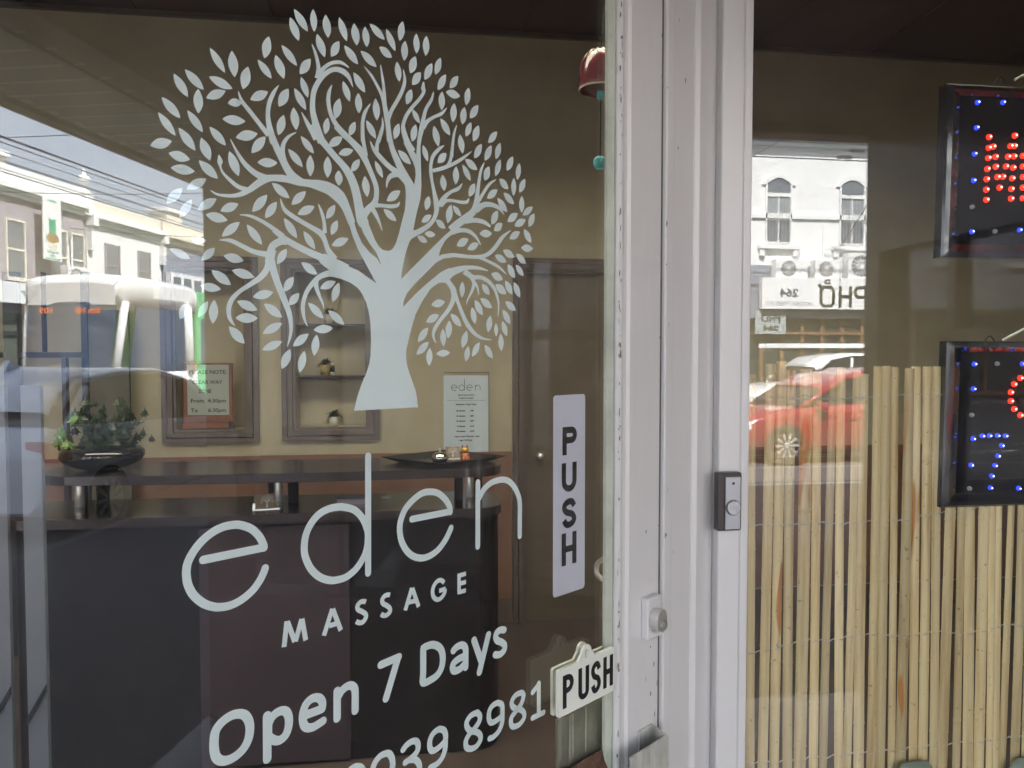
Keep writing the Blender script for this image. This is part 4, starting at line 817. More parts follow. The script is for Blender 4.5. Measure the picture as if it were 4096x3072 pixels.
# ================================================================== bamboo window right of the post
YW = 1.42; XW1 = 2.05
wn = thing('shop_window', 'fixed shop window right of the cream corner post, its lower half screened with bamboo', 'window', (1.35, YW, .5))
MB().box(xw1 + .0005, XW1, YW, YW + .006, .55, 2.5).build('glass', M['winglass'], wn)
MB().box(xw1, XW1, YW - .03, YW + .06, 0, .549).build('stall_board', M['paint'], wn)
MB().box(xw1, XW1, YW - .03, YW + .06, 2.501, ZT).build('head', M['paint'], wn)
def bamboo_mat():
    m, t, b = new_mat('split bamboo'); N, L = t.nodes, t.links
    tcn = N.new('ShaderNodeTexCoord'); mp = N.new('ShaderNodeMapping'); mp.inputs['Scale'].default_value = (60, 60, 2.2)
    L.new(tcn.outputs['Object'], mp.inputs[0])
    oi = N.new('ShaderNodeObjectInfo'); ad = N.new('ShaderNodeVectorMath'); ad.operation = 'ADD'; sc = N.new('ShaderNodeVectorMath'); sc.operation = 'SCALE'; sc.inputs['Scale'].default_value = 40
    cb = N.new('ShaderNodeCombineXYZ'); L.new(oi.outputs['Random'], cb.inputs[2]); L.new(cb.outputs[0], sc.inputs[0]); L.new(mp.outputs[0], ad.inputs[0]); L.new(sc.outputs[0], ad.inputs[1])
    n = N.new('ShaderNodeTexNoise'); n.inputs['Scale'].default_value = 1; n.inputs['Detail'].default_value = 6; n.inputs['Roughness'].default_value = .6; L.new(ad.outputs[0], n.inputs['Vector'])
    cr = N.new('ShaderNodeValToRGB'); e = cr.color_ramp.elements; e[0].position = .28; e[0].color = (.46, .32, .14, 1); e[1].position = .75; e[1].color = (.82, .71, .43, 1)
    e2 = cr.color_ramp.elements.new(.5); e2.color = (.69, .56, .30, 1); L.new(n.outputs['Fac'], cr.inputs[0])
    mr = N.new('ShaderNodeMapRange'); mr.inputs['To Min'].default_value = .78; mr.inputs['To Max'].default_value = 1.22; L.new(oi.outputs['Random'], mr.inputs[0])
    v = N.new('ShaderNodeVectorMath'); v.operation = 'SCALE'; L.new(cr.outputs[0], v.inputs[0]); L.new(mr.outputs[0], v.inputs['Scale'])
    # a few orange stripped patches
    mp2 = N.new('ShaderNodeMapping'); mp2.inputs['Scale'].default_value = (22, 22, 2.4); L.new(tcn.outputs['Object'], mp2.inputs[0])
    a2 = N.new('ShaderNodeVectorMath'); a2.operation = 'ADD'; L.new(mp2.outputs[0], a2.inputs[0]); L.new(sc.outputs[0], a2.inputs[1])
    n2 = N.new('ShaderNodeTexNoise'); n2.inputs['Scale'].default_value = 1; n2.inputs['Detail'].default_value = 2; L.new(a2.outputs[0], n2.inputs['Vector'])
    r2 = N.new('ShaderNodeMapRange'); r2.inputs['From Min'].default_value = .66; r2.inputs['From Max'].default_value = .69; L.new(n2.outputs['Fac'], r2.inputs[0])
    mx = N.new('ShaderNodeMixRGB'); mx.inputs['Color2'].default_value = (.50, .22, .05, 1); L.new(r2.outputs[0], mx.inputs['Fac']); L.new(v.outputs[0], mx.inputs['Color1'])
    # faint dark specks
    n3 = N.new('ShaderNodeTexNoise'); n3.inputs['Scale'].default_value = 90; n3.inputs['Detail'].default_value = 3; L.new(tcn.outputs['Object'], n3.inputs['Vector'])
    r3 = N.new('ShaderNodeMapRange'); r3.inputs['From Min'].default_value = .66; r3.inputs['From Max'].default_value = .74; r3.inputs['To Min'].default_value = 1; r3.inputs['To Max'].default_value = .55; L.new(n3.outputs['Fac'], r3.inputs[0])
    vv = N.new('ShaderNodeVectorMath'); vv.operation = 'SCALE'; L.new(mx.outputs[0], vv.inputs[0]); L.new(r3.outputs[0], vv.inputs['Scale'])
    L.new(vv.outputs[0], b.inputs['Base Color']); b.inputs['Roughness'].default_value = .42
    return m
M['bamboo'] = bamboo_mat()
M['wire'] = mat('dull tie wire', (.55, .55, .5), .45, .3)
bs = thing('bamboo_screen', 'split bamboo fence screen tied with twisted wire behind the window glass', 'bamboo screen', (1.35, YW + .06, .3))
R = random.Random(21)
ub_ = [3000, 3060]
x = xw1 + .004; slats = []; k = 0
tops = [1488, 1502, 1460, 1445, 1482, 1478, 1490, 1500, 1478, 1480, 1500, 1470, 1468, 1470, 1476, 1466, 1470, 1466]
while x < XW1 - .02:
    wd_ = R.choice([.0165, .018, .0195, .021, .023, .026]) * (1 if x < 1.1 else .92)
    gap = R.choice([.0008, .0025, .004, .005, .007]) + (.006 if R.random() < .10 else 0)
    yy = YW + .05 + R.uniform(0, .006)
    u_t = 1488 if k >= len(tops) else tops[k]
    zt3 = CAMZ - (u_t + R.uniform(-3, 3) - 1420) / 3077 * (yy + .05)
    lean = R.uniform(-.016, .016); z0_ = .22
    zs = []; z = z0_
    nodes = []; zn = R.uniform(.25, .6)
    while zn < zt3 - .02: nodes.append(zn); zn += R.uniform(.26, .5)
    zs = sorted(set([z0_, zt3] + [z0_ + (zt3 - z0_) * q / 8 for q in range(1, 8)] + [q for n_ in nodes for q in (n_ - .008, n_ - .0015, n_ + .0008, n_ + .007) if z0_ < q < zt3]))
    rows = []; ph = R.uniform(0, 6); amp = R.uniform(0, .0038); tap = R.uniform(-.10, .10)
    for z in zs:
        bul = 1 + tap * (z - .9)
        for n_ in nodes:
            d_ = z - n_
            if abs(d_) < .0105: bul += .11 if abs(d_) < .002 and d_ > 0 else (-.03 if abs(d_) < .002 else .03)
        cxx = x + wd_ / 2 + lean * (z - .9) + amp * sin(3 * z + ph); r2 = wd_ / 2 * bul
        rows.append([(cxx - r2 * cos(a), yy - r2 * .62 * sin(a), z) for a in [pi * q / 8 for q in range(9)]])
    mb = MB().quadgrid(rows)
    mb.poly(rows[-1]); mb.poly(rows[0])
    back = [[r[0], r[-1]] for r in rows]; mb.quadgrid(back)
    o = mb.build('slat', M['bamboo'], bs)
    for p in o.data.polygons: p.use_smooth = len(p.vertices) == 4
    slats.append((x, wd_, lean, yy)); x += wd_ + gap; k += 1
def wire(v_left, v_right, drift):
    mb = MB()
    for s_ in (0, 1):
        pts = []
        for i, (xx, wd_, lean, yy) in enumerate(slats):
            for q in (0, .5):
                X = xx + q * wd_; z = CAMZ - ((v_left + (v_right - v_left) * (X - .67) / .62) - 1420) / 3077 * 1.5 + drift(X)
                front = (i % 2 == 0) == (s_ == 0)
                pts.append((X + lean * (z - .9), yy - (wd_ * .31 + .0028 if q else -.002), z + (.0014 * sin(i * 2.1 + s_ * 2))))
        mb.tube(catmull(pts, 3), .0008, 5)
    mb.build('tie_wire', M['wire'], bs)
wire(2150, 2085, lambda X: .006 * sin(X * 11) + .002 * sin(X * 47)); wire(2672, 2600, lambda X: .010 * sin(X * 9) + .003 * sin(X * 41)); wire(1592, 1600, lambda X: .005 * sin(X * 13)); wire(3150, 3120, lambda X: 0)
# sage green rounded stones at the foot of the glass
M['sage'] = mat('sage glaze', (.22, .27, .21), .4, var=.1)
for (u, v, r_, lab) in ((3655, 3045, .05, 'sage green rounded vase rim at the window foot, its top edge only just showing'), (4110, 3030, .055, 'sage green rounded vase rim in the lower right corner of the window')):
    p = wall(u, v, YW + .028)
    mb = MB().lathe([(.001, -.02 * 0 - .30), (r_ * .8, -.30), (r_ * 1.1, -.2), (r_ * 1.15, -.1), (r_ * .9, -.02), (r_ * .6, 0), (.001, .002)], (p.x, YW + .024, p.z), 22)
    for q in mb.v: q.y = YW + .024 + (q.y - YW - .024) * .22
    single('vase', mb, M['sage'], lab, 'vase', 'sage green vases behind the window', smooth=True)

# ------------------------------------------------------------------ LED signs
GLY = {'M': ['10001', '11011', '11011', '10101', '10101', '10001', '10001'], 'A': ['00100', '01010', '10001', '10001', '11111', '10001', '10001'], 'S': ['01111', '10000', '10000', '01110', '00001', '00001', '11110'],
       'G': ['01110', '10001', '10000', '10111', '10001', '10001', '01110'], 'E': ['11111', '10000', '10000', '11110', '10000', '10000', '11111']}
def led_mat(name, c, s_): return mat(name, tuple(x * .3 for x in c), .2, emis=c, es=s_)
M['led_r'] = led_mat('lit red lamp', (1, .03, .012), .24); M['led_b'] = led_mat('lit blue lamp', (.025, .05, 1), .26); M['led_o'] = mat('unlit clear lamp', (.45, .45, .45), .15)
M['led_rw'] = led_mat('hot red core', (1, .6, .5), .5); M['led_bw'] = led_mat('hot blue core', (.6, .8, 1), .5)
def led_base(m_, c_):
    mb = MB().lathe([(.0001, -.0070), (.0034, -.0058), (.0047, -.0036), (.0050, -.0002)], (0, 0, 0), 10, 0, ax=(X_, _Z, Vector((0, 1, 0))))
    mb.lathe([(.0001, -.0080), (.0015, -.0076), (.0017, -.0060)], (0, 0, 0), 8, 1, ax=(X_, _Z, Vector((0, 1, 0))))
    me_o = mb.build('lamp', [m_, c_]); me = me_o.data; bpy.data.objects.remove(me_o); 
    for p in me.polygons: p.use_smooth = True
    return me
LED = {'r': led_base(M['led_r'], M['led_rw']), 'b': led_base(M['led_b'], M['led_bw']), 'o': led_base(M['led_o'], M['led_o'])}
def led_sign(label, corners, dots, wires, loops):
    """corners: front face tl, bl pixel; dots: (u,v,kind)"""
    yf = 1.452
    (u0, v0), (u1, v1) = corners
    A, B = wall(u0, v0, yf), wall(u1, v1, yf)
    th = thing('led_sign', label, 'sign', (A.x + .3, yf + .02, B.z), 'lit signs hanging behind the window')
    wd_ = .60; hgt = A.z - B.z; sh = (A.x - B.x)
    fn = lambda a, b, c: (B.x + a + sh * (b / hgt), yf + c, B.z + b)
    # housing: slim box with a sloped shiny border
    mb = MB(); bd = .035
    out = [(0, 0), (wd_, 0), (wd_, hgt), (0, hgt)]; inn = [(bd, bd * .8), (wd_ - bd, bd * .8), (wd_ - bd, hgt - bd * .6), (bd, hgt - bd * .6)]
    rows = [[fn(a, b, .026) for a, b in out + out[:1]], [fn(a, b, .004) for a, b in out + out[:1]], [fn(a + (.004 if a == 0 else -.004), b + (.004 if b == 0 else -.004), 0) for a, b in out + out[:1]],
            [fn(a + (.014 if a == 0 else -.014), b + (.012 if b == 0 else -.012), -.001) for a, b in out + out[:1]], [fn(a, b, .008) for a, b in inn + inn[:1]]]
    mb.quadgrid(rows); mb.build('housing', M['ledbox'], th)
    mb = MB().poly([fn(a, b, .0078) for a, b in inn]); mb.build('face_panel', mat('dark lamp board', (.003, .003, .004), .6, spec=.2), th)
    mb = MB().poly([fn(a, b, .026) for a, b in out]); mb.build('back_cover', M['ledbox'], th)
    for (u, v, kd) in dots:
        p = wall(u, v, yf + .006); o = bpy.data.objects.new('lamp', LED[kd]); COL.objects.link(o); o.parent = th; o.location = Vector((p.x, yf + .0075, p.z)) - th.location; o.scale = (1.25, 1, 1.25) if kd == 'r' else (1, 1, 1)
    for u in loops:
        p = wall(u, v0, yf + .015); z = p.z - .002
        MB().tube(catmull([(p.x - .012, yf + .015, z), (p.x - .007, yf + .015, z + .008), (p.x, yf + .015, z + .013), (p.x + .007, yf + .015, z + .008), (p.x + .012, yf + .015, z)], 4), .0012, 6).build('hanging_loop', M['black_ink'], th)
    for (ua, va, ub, vb) in wires:
        a, b = wall(ua, va, yf + .03), wall(ub, vb, yf + .03); d = (b - a)
        MB().tube([tuple(a), tuple(a + d), tuple(a + d * 2.2)], .0026, 7).build('cable', M['potw'], th)
    return th
sx_ = 1196 / 2205
def d1(x, y, k): return (2900 + x * sx_, 300 + y * sx_, k)
def d2(x, y, k): return (2900 + x * sx_, 1200 + y * sx_, k)
dots = [d1(x, y, 'b') for x, y in ((1862, 203), (2050, 203), (2238, 200), (1855, 388), (1840, 582), (1833, 778), (1820, 1155), (2172, 1143), (2500, 190), (2700, 1125), (2900, 190), (3100, 185))] + [d1(x, y, 'o') for x, y in ((1822, 973), (1990, 1153), (2350, 1138), (2520, 1130))]
dots += [d1(x, y, 'r') for x, y in ((1948, 458), (2137, 447), (1945, 537), (1978, 528), (2105, 524), (2135, 524), (1942, 612), (1995, 603), (2087, 603), (2132, 600), (1935, 693), (1997, 676), (2072, 674), (2125, 683), (1930, 768), (2010, 752), (2050, 750), (2118, 762), (1927, 845), (2025, 830), (2112, 840), (1928, 920), (2110, 912))]
gx, gy = 2190, 908
for wi, ch in enumerate('ASSAGE'):
    for r, row in enumerate(GLY[ch]):
        for c, b in enumerate(row):
            if b == '1': dots.append(d1(2196 + wi * 245 + c * 46, 440 + r * 78 - wi * 4, 'r'))
led_sign('upper black sign with red dot letters beginning with a capital m', ((3791, 330), (3767, 1028)), [d for d in dots if d[0] < 4720], [(4060, 318, 4130, 285)], [4000])
dots = [d2(x, y, 'b') for x, y in ((1840, 472), (1833, 655), (1830, 1023), (1815, 1217), (2192, 470), (2165, 1388), (1898, 1002), (1950, 1000), (2010, 1000), (2068, 1002), (2040, 1073), (2013, 1150), (1990, 1220), (1967, 1297), (1957, 1384))] + [d2(x, y, 'o') for x, y in ((2007, 470), (1818, 848), (1802, 1390), (2360, 1388), (2380, 470))]
dots += [d2(2270 - 0 + 165 * cos(a) * 1.0, 712 + 165 * sin(a) * 1.0, 'r') for a in [2 * pi * (k + .5) / 16 for k in range(16)]]
for wi, ch in enumerate(('P', 'E', 'N')):
    g = {'P': ['1110', '1001', '1001', '1110', '1000', '1000', '1000'], 'E': ['1111', '1000', '1000', '1110', '1000', '1000', '1111'], 'N': ['1001', '1101', '1101', '1011', '1011', '1001', '1001']}[ch]
    for r, row in enumerate(g):
        for c, b in enumerate(row):
            if b == '1': dots.append(d2(2520 + wi * 300 + c * 60, 560 + r * 55, 'r'))
led_sign('lower black sign with a red ring letter above a blue seven', ((3793, 1365), (3768, 2032)), [d for d in dots if d[0] < 4720], [(4010, 1362, 4095, 1317)], [3958])
# ================================================================== shop front, awning and street behind the camera
SPY = -.5
M['render'] = mat('cream render', (.62, .60, .54), .75, var=.08, scale=3); M['tile'] = mat('brown glazed tile', (.07, .045, .035), .25, var=.2, scale=5)
M['soffit'] = mat('grey green soffit sheet', (.26, .33, .24), .7, var=.08); M['asphalt'] = mat('asphalt', (.11, .105, .105), .85, var=.25, scale=30, bump=.3, bscale=120)
M['pave'] = mat('footpath concrete', (.065, .065, .072), .8, var=.12, scale=8, bump=.1); M['kerb'] = mat('bluestone kerb', (.12, .125, .13), .7, var=.15)
M['white'] = mat('road paint', (.75, .75, .72), .7, var=.12, scale=20); M['dark'] = mat('dark opening', (.02, .02, .022), .4); M['wglass'] = mat('dark window glass', (.16, .18, .20), .08, spec=.8)
M['rsoff'] = mat('dark recess ceiling boards', (.10, .075, .065), .6, var=.15)
struct('recess_floor', MB().box(-1.6, 2.2, SPY, 1.6, -.058, -.002), M['tile'])
struct('recess_ceiling', MB().box(-1.6, 2.215, SPY + .12, YW + .10, ZT + .001, ZT + .05), M['rsoff'])
struct('footpath', MB().box(-60, 90, -3.3, SPY - .001, -.20, -.004), M['pave'])
struct('kerb', MB().box(-60, 90, -3.45, -3.301, -.25, -.006), M['kerb'])
struct('road', MB().box(-60, 90, -16.0, -3.451, -.30, -.13), M['asphalt'])
struct('kerb_far', MB().box(-60, 90, -16.15, -16.001, -.25, -.006), M['kerb'])
struct('footpath_far', MB().box(-60, 90, -20.0, -16.151, -.20, -.004), M['pave'])
struct('ground', MB().box(-400, 400, -400, 400, -.9, -.31), M['asphalt'])
for (y0, w_, nm) in ((-6.75, .10, 'lane_line'), (-9.55, .12, 'lane_line')):
    m = MB()
    m.box(-60, 90, y0 - w_, y0, -.1299, -.126)
    struct(nm, m, M['white'])
m = MB()
for y0 in (-8.2, -9.3, -10.55, -11.95): m.box(-60, 90, y0 - .07, y0, -.1299, -.125)
struct('tram_rails', m, M['chrome'])

# this building: fascia over the recess, piers, upper wall, awning
fb_ = thing('shop_building', 'cream rendered shop building over the door recess', 'building', (0, SPY, 0))
MB().box(-1.6, 2.22, SPY, SPY + .119, ZT - .04, 3.55).build('fascia', mat('dark fascia', (.08, .06, .055), .5), fb_)
MB().box(-9, 21, SPY - .0, 1.4, 3.9, 8.2).box(-9, 21, SPY - .0, SPY + .3, 3.551, 3.899).build('upper_wall', M['render'], fb_)
MB().box(-9, -3.4, SPY, SPY + .3, 0, 3.55).box(9, 21, SPY, SPY + .3, 0, 3.55).build('side_shopfront', M['tile'], fb_)
# right return wall of the recess, then the neighbour's front
MB().box(2.22, 2.75, SPY, SPY + .25, 0, 3.55).build('pier', M['tile'], fb_)
MB().box(2.06, 2.219, SPY + .12, 1.60, 0, .60).box(2.06, 2.219, SPY + .12, 1.60, 2.05, ZT).box(2.06, 2.219, SPY + .12, SPY + .22, .601, 2.049).box(2.06, 2.219, 1.40, 1.60, .601, 2.049).build('return_wall', M['tile'], fb_)
rw = thing('side_window', 'side display window in the right return of the door recess', 'window', (2.13, .4, .6))
MB().box(2.13, 2.136, SPY + .221, 1.399, .601, 2.049).build('glass', M['winglass'], rw)
for y0 in (.10, .75): MB().box(2.10, 2.165, y0, y0 + .045, .602, 2.048).build('mullion', M['tile'], rw)
MB().box(2.10, 2.165, .146, .749, 1.66, 1.70).box(2.10, 2.165, .796, 1.398, 1.66, 1.70).build('transom', M['tile'], rw)
MB().box(2.50, 2.53, SPY + .251, 1.6, 0, 2.6).box(2.22, 2.499, SPY + .251, 1.6, .55, .59).build('reflection_blocker', M['ceil'], rw)  # unseen board added to stop bright street showing through in the door reflection
struct('neighbour_room', MB().box(2.75, 8.9, -.2, 1.3, 0, .01).box(2.75, 8.9, 1.3, 1.4, 0, 3.47).box(8.9, 9, -.2, 1.4, 0, 3.47).box(2.23, 9, -.24, 1.4, 3.49, 3.54), M['ceil'])
MB().box(2.76, 9, SPY + .10, SPY + .12, .501, 2.599).build('neighbour_glass', M['wglass'], fb_)
MB().box(2.76, 9, SPY + .05, SPY + .25, 0, .5).box(2.76, 9, SPY + .05, SPY + .25, 2.6, 3.55).build('neighbour_front', M['tile'], fb_)
# left: main window of this shop
MB().box(-1.75, -1.6, SPY, SPY + .2, 0, 3.55).box(-3.4, -3.25, SPY, SPY + .3, 0, 3.55).box(-3.25, -1.751, SPY, SPY + .2, 0, .5).box(-3.25, -1.751, SPY, SPY + .2, 3.3, 3.55).build('window_frame', M['paint'], fb_)
MB().box(-3.249, -1.751, SPY + .1, SPY + .106, .501, 3.299).build('display_glass', M['winglass'], fb_)
# recess left return, from the door hinge to the front
hx = DP(-1.16, -.02, 0)
MB().box(hx.x - .03, hx.x - .001, SPY + .35, hx.y - .03, 0, .5).box(hx.x - .03, hx.x - .001, SPY + .35, hx.y - .03, 2.3, ZT).box(hx.x - .08, hx.x - .001, hx.y - .0295, hx.y + .05, 0, ZT).box(hx.x - .06, hx.x - .001, SPY + .25, SPY + .349, 0, ZT).build('return_frame', M['paint'], fb_)
MB().box(hx.x - .020, hx.x - .015, SPY + .351, hx.y - .031, .501, 2.299).build('return_glass', M['winglass'], fb_)
MB().box(-1.6, hx.x - .0605, SPY + .12, SPY + .25, 0, .5).box(-1.6, hx.x - .0605, SPY + .12, SPY + .25, 2.6, 3.55).build('stall_riser', M['paint'], fb_)
MB().box(-1.6, hx.x - .0605, SPY + .18, SPY + .186, .501, 2.599).build('display_glass', M['winglass'], fb_)

aw = thing('awning', 'long flat street awning of ribbed grey green sheet above the footpath', 'awning', (4, -2, 3.6))
MB().box(-9, 21, -3.43, SPY - .001, 3.60, 3.72).build('deck', M['soffit'], aw)
MB().box(-9, 21, -3.47, -3.431, 3.54, 3.80).build('edge_beam', M['render'], aw)
MB().box(-9, 21, -3.43, -3.36, 3.552, 3.599).box(-9, 21, -2.45, -2.40, 3.572, 3.599).build('purlin', M['soffit'], aw)
M['rib'] = mat('pale sheet joint', (.85, .88, .7), .6)
rb0 = MB().box(0, .012, -3.355, -2.451, 3.590, 3.5995).box(0, .012, -2.399, SPY - .002, 3.590, 3.5995).build('sheet_joint', M['rib'], aw)
for k in range(60):
    o = rb0 if k == 0 else rb0.copy()
    if k: COL.objects.link(o)
    o.parent = aw; o.location.x = -2.5 - aw.location.x * 0 + k * .27 - 0
for k in range(20): MB().box(4.0 + k * .30 + .0, 4.06 + k * .30, -3.3, -3.24, 3.583, 3.5985).build('fixing', M['rib'], aw)

# ------------------------------------------------------------------ buildings across the street (y = -20, facing us)
FY = -20.0
M['blind'] = mat('grey window blind', (.30, .33, .35), .6)
def arch_window(par, x0, x1, z0, zs, z1, rs, sill=True, bars=True):
    """recessed sash with segmental head: part window > frame, pane; returns nothing"""
    n = 8; top = [(x1 - (x1 - x0) * k / n, zs + (z1 - zs) * sin(pi * k / n)) for k in range(n + 1)]
    f_ = MB().prism(lambda a, b, c: (a, c, b), [(x0, z0), (x1, z0)] + top, FY + .02, FY + .025).build('window', M['wglass'], par)
    fr_ = MB(); w_ = .05
    fr_.box(x0, x0 + w_, FY + .026, FY + .07, z0, zs).box(x1 - w_, x1, FY + .026, FY + .07, z0, zs).box(x0 + w_, x1 - w_, FY + .026, FY + .07, z0, z0 + .06).box(x0 + w_, x1 - w_, FY + .026, FY + .07, z0 + (zs - z0) * .80, z0 + (zs - z0) * .86)
    fr_.box((x0 + x1) / 2 - .025, (x0 + x1) / 2 + .025, FY + .026, FY + .06, z0 + .06, z0 + (zs - z0) * .80)
    fr_.build('frame', rs, f_)
    if bars:
        b_ = MB()
        for k in range(1, 8): b_.box(x0 + (x1 - x0) * k / 8 - .008, x0 + (x1 - x0) * k / 8 + .008, FY + .08, FY + .095, z0 + .02, z0 + (zs - z0) * .79)
        b_.box(x0, x1, FY + .0955, FY + .105, z0 + (zs - z0) * .4, z0 + (zs - z0) * .4 + .02); b_.build('bars', M['chrome'], f_)
        MB().box(x0 + .05, x1 - .05, FY + .0262, FY + .03, z0 + (zs - z0) * .42, z0 + (zs - z0) * .79).build('blind', M['blind'], f_)
    MB().prism(lambda a, b, c: (a, c, b), [(x0 - .12, zs), (x0, zs)] + list(reversed(top)) [1:-1] + [(x1, zs), (x1 + .12, zs)] + [(a + (.12 if a > (x0 + x1) / 2 else -.12) * abs(2 * (a - (x0 + x1) / 2) / (x1 - x0)), b + .13) for a, b in top[1:-1]], FY + .001, FY + .06).build('arch_mould', rs, par)
    if sill:
        MB().box(x0 - .25, x1 + .25, FY + .001, FY + .16, z0 - .16, z0 - .03).box(x0 - .2, x0 - .05, FY + .001, FY + .12, z0 - .38, z0 - .161).box(x1 + .05, x1 + .2, FY + .001, FY + .12, z0 - .38, z0 - .161).build('sill', rs, par)
def cornice(par, x0, x1, z, rs, sc=1):
    for a, b, d in ((0, .12, .10), (.121, .20, .18), (.201, .34, .30), (.341, .40, .22)): MB().box(x0, x1, FY + .001, FY + d * sc, z + a * sc, z + b * sc).build('cornice', rs, par)
def ac_unit(label, x0, x1, z0, z1, y=FY):
    th = thing('ac_unit', label, 'air conditioner', ((x0 + x1) / 2, y + .3, z0), 'outdoor air conditioner units across the street')
    MB().box(x0, x1, y + .1, y + .42, z0, z1).build('case', M['acw'], th, bev=.01)
    c = (x0 + (x1 - x0) * .40, z0 + (z1 - z0) * .5); r = (z1 - z0) * .42
    MB().prism(lambda a, b, cc: (c[0] + a, cc, c[1] + b), [(r * cos(k * pi / 12), r * sin(k * pi / 12)) for k in range(24)], y + .4205, y + .43).build('grille', M['kerb'], th)
    mb = MB()
    for k in range(16):
        a = 2 * pi * k / 16; mb.prism(lambda p, q, cc: (c[0] + p, cc, c[1] + q), [(cos(a) * r * .25, sin(a) * r * .25), (cos(a + .12) * r, sin(a + .12) * r), (cos(a + .22) * r, sin(a + .22) * r), (cos(a + .3) * r * .25, sin(a + .3) * r * .25)], y + .431, y + .436)
    mb.prism(lambda p, q, cc: (c[0] + p, cc, c[1] + q), [(r * .22 * cos(k * pi / 8), r * .22 * sin(k * pi / 8)) for k in range(16)], y + .4362, y + .44); mb.build('fan_guard', M['acw'], th)
M['acw'] = mat('white enamel', (.78, .78, .77), .4, var=.03)
M['wwall'] = mat('white painted brick wall', (.78, .78, .765), .8, var=.08, scale=2.5, bump=.2); M['gwall'] = mat('mauve grey render', (.34, .31, .34), .8, var=.06); M['cwall'] = mat('cream render far', (.70, .66, .56), .8, var=.08)
M['bwall'] = mat('dull brick', (.30, .17, .12), .85, var=.2, scale=6); M['ggrey'] = mat('blue grey paint', (.24, .26, .30), .8, var=.05)
def building(label, x0, x1, h, wm, depth=10, name='terrace_building'):
    th = thing(name, label, 'building', ((x0 + x1) / 2, FY, 0), 'two storey terraces across the street')
    MB().box(x0 + .01, x1 - .01, FY - depth, FY, 0, h).build('wall', wm, th); return th
def ground_shop(par, x0, x1, z1, fm, gm, n=4):
    MB().box(x0 + .1, x1 - .1, FY + .002, FY + .02, .3, z1).build('shop_glass', gm, par)
    for k in range(n + 1):
        x = x0 + .1 + (x1 - x0 - .2) * k / n; MB().box(x - .06, x + .06, FY + .021, FY + .1, 0, z1).build('post', fm, par)
    MB().box(x0 + .1, x1 - .1, FY + .101, FY + .14, z1 * .76, z1 * .76 + .08).box(x0 + .1, x1 - .1, FY + .101, FY + .14, .28, .42).build('rail', fm, par)
M['brown'] = mat('brown shop joinery', (.22, .12, .06), .5, var=.2); M['shopdark'] = mat('dim shop interior glass', (.05, .06, .05), .15, var=.5, scale=1.5)
NX = Vector((-1, 0, 0)); NYf = Vector((0, 1, 0))
pb = building('white painted two storey noodle shop with arched windows across the street', 10.3, 16.6, 9.6, M['wwall'])
cornice(pb, 10.3, 16.6, 8.05, M['wwall'], 1.3); MB().box(10.35, 16.55, FY + .001, FY + .07, 5.86, 6.02).build('string_course', M['wwall'], pb)
arch_window(pb, 11.18, 12.05, 5.07, 6.90, 7.12, M['wwall']); arch_window(pb, 13.65, 14.52, 5.07, 6.90, 7.12, M['wwall'])
MB().box(13.1, 13.14, FY + .001, FY + .06, 4.6, 5.75).build('downpipe', M['acw'], pb)
ground_shop(pb, 10.3, 16.6, 2.95, M['brown'], M['shopdark'], 9)
MB().box(10.3, 16.6, FY + .15, FY + .25, 2.75, 2.98).box(10.3, 16.6, FY + .02, FY + .06, 3.0, 4.4).build('signband', M['ggrey'], pb)
sg = thing('shop_signboard', 'white signboard with dark soup shop name and street number 264', 'sign', (13.0, FY + .5, 3.0))
MB().box(10.88, 15.9, FY + .30, FY + .50, 3.02, 3.98).build('board', M['acw'], sg)
M['olive'] = mat('olive black lettering', (.035, .045, .025), .5); M['slate'] = mat('slate lettering', (.10, .12, .14), .5)
SGY = FY + .505
def lett(par, strokes, w_, m_, y=SGY, nm='letter'):
    mb = MB()
    for i, st in enumerate(strokes): ribbon(mb, [(a, b, w_) for a, b in st], lambda p, q, k=i: (p, y + .001 * k, q), smooth=0, round_caps=True)
    return mb.build(nm, m_, par)
def arc(cx, cz, rx, rz, a0, a1, n=12): return [(cx + rx * cos(radians(a0 + (a1 - a0) * k / n)), cz + rz * sin(radians(a0 + (a1 - a0) * k / n))) for k in range(n + 1)]
# read from the street, left is +X
z0_, z1_ = 3.12, 3.70
SF = lambda L_: [[(14.30 - (14.62 - a) * .86, b) for a, b in st] for st in L_]
lett(sg, SF([[(14.62, z0_), (14.62, z1_)], [(14.62, z1_), (14.35, z1_)] + arc(14.35, z1_ - .15, -.15, .15, 90, -90)[1:] + [(14.62, z1_ - .30)]]), .10, M['olive'])
lett(sg, SF([[(14.02, z0_), (14.02, z1_)], [(13.62, z0_), (13.62, z1_)], [(14.02, 3.41), (13.62, 3.41)]]), .10, M['olive'])
lett(sg, SF([[(13.36, z0_ + .1), (13.36, z1_ - .12), (13.27, z1_), (12.98, z1_), (12.88, z1_ - .12), (12.88, z0_ + .1), (12.98, z0_), (13.27, z0_), (13.36, z0_ + .1)], [(12.90, z1_ - .04), (12.82, z1_ + .05)]]), .10, M['olive'])
lett(sg, SF([[(13.22, z1_ + .12), (13.05, z1_ + .12), (13.0, z1_ + .16), (13.06, z1_ + .21), (13.2, z1_ + .21)]]), .06, M['olive'])
text_mb('264', .34, (11.75, SGY, 3.40), NX, _Z, NYf, .002, .012, width=.60).build('text', M['slate'], sg)
text_mb('VICTORIA STREET 3121', .16, (11.75, SGY, 3.13), NX, _Z, NYf, .002, 0, width=1.55).build('text', M['slate'], sg)
hg = thing('hanging_sign', 'grey hanging sign repeating the soup shop name under the signboard', 'sign', (11.3, FY + .4, 2.2))
MB().box(10.75, 11.75, FY + .28, FY + .33, 2.25, 2.98).build('board', mat('grey sign', (.35, .38, .38), .5), hg)
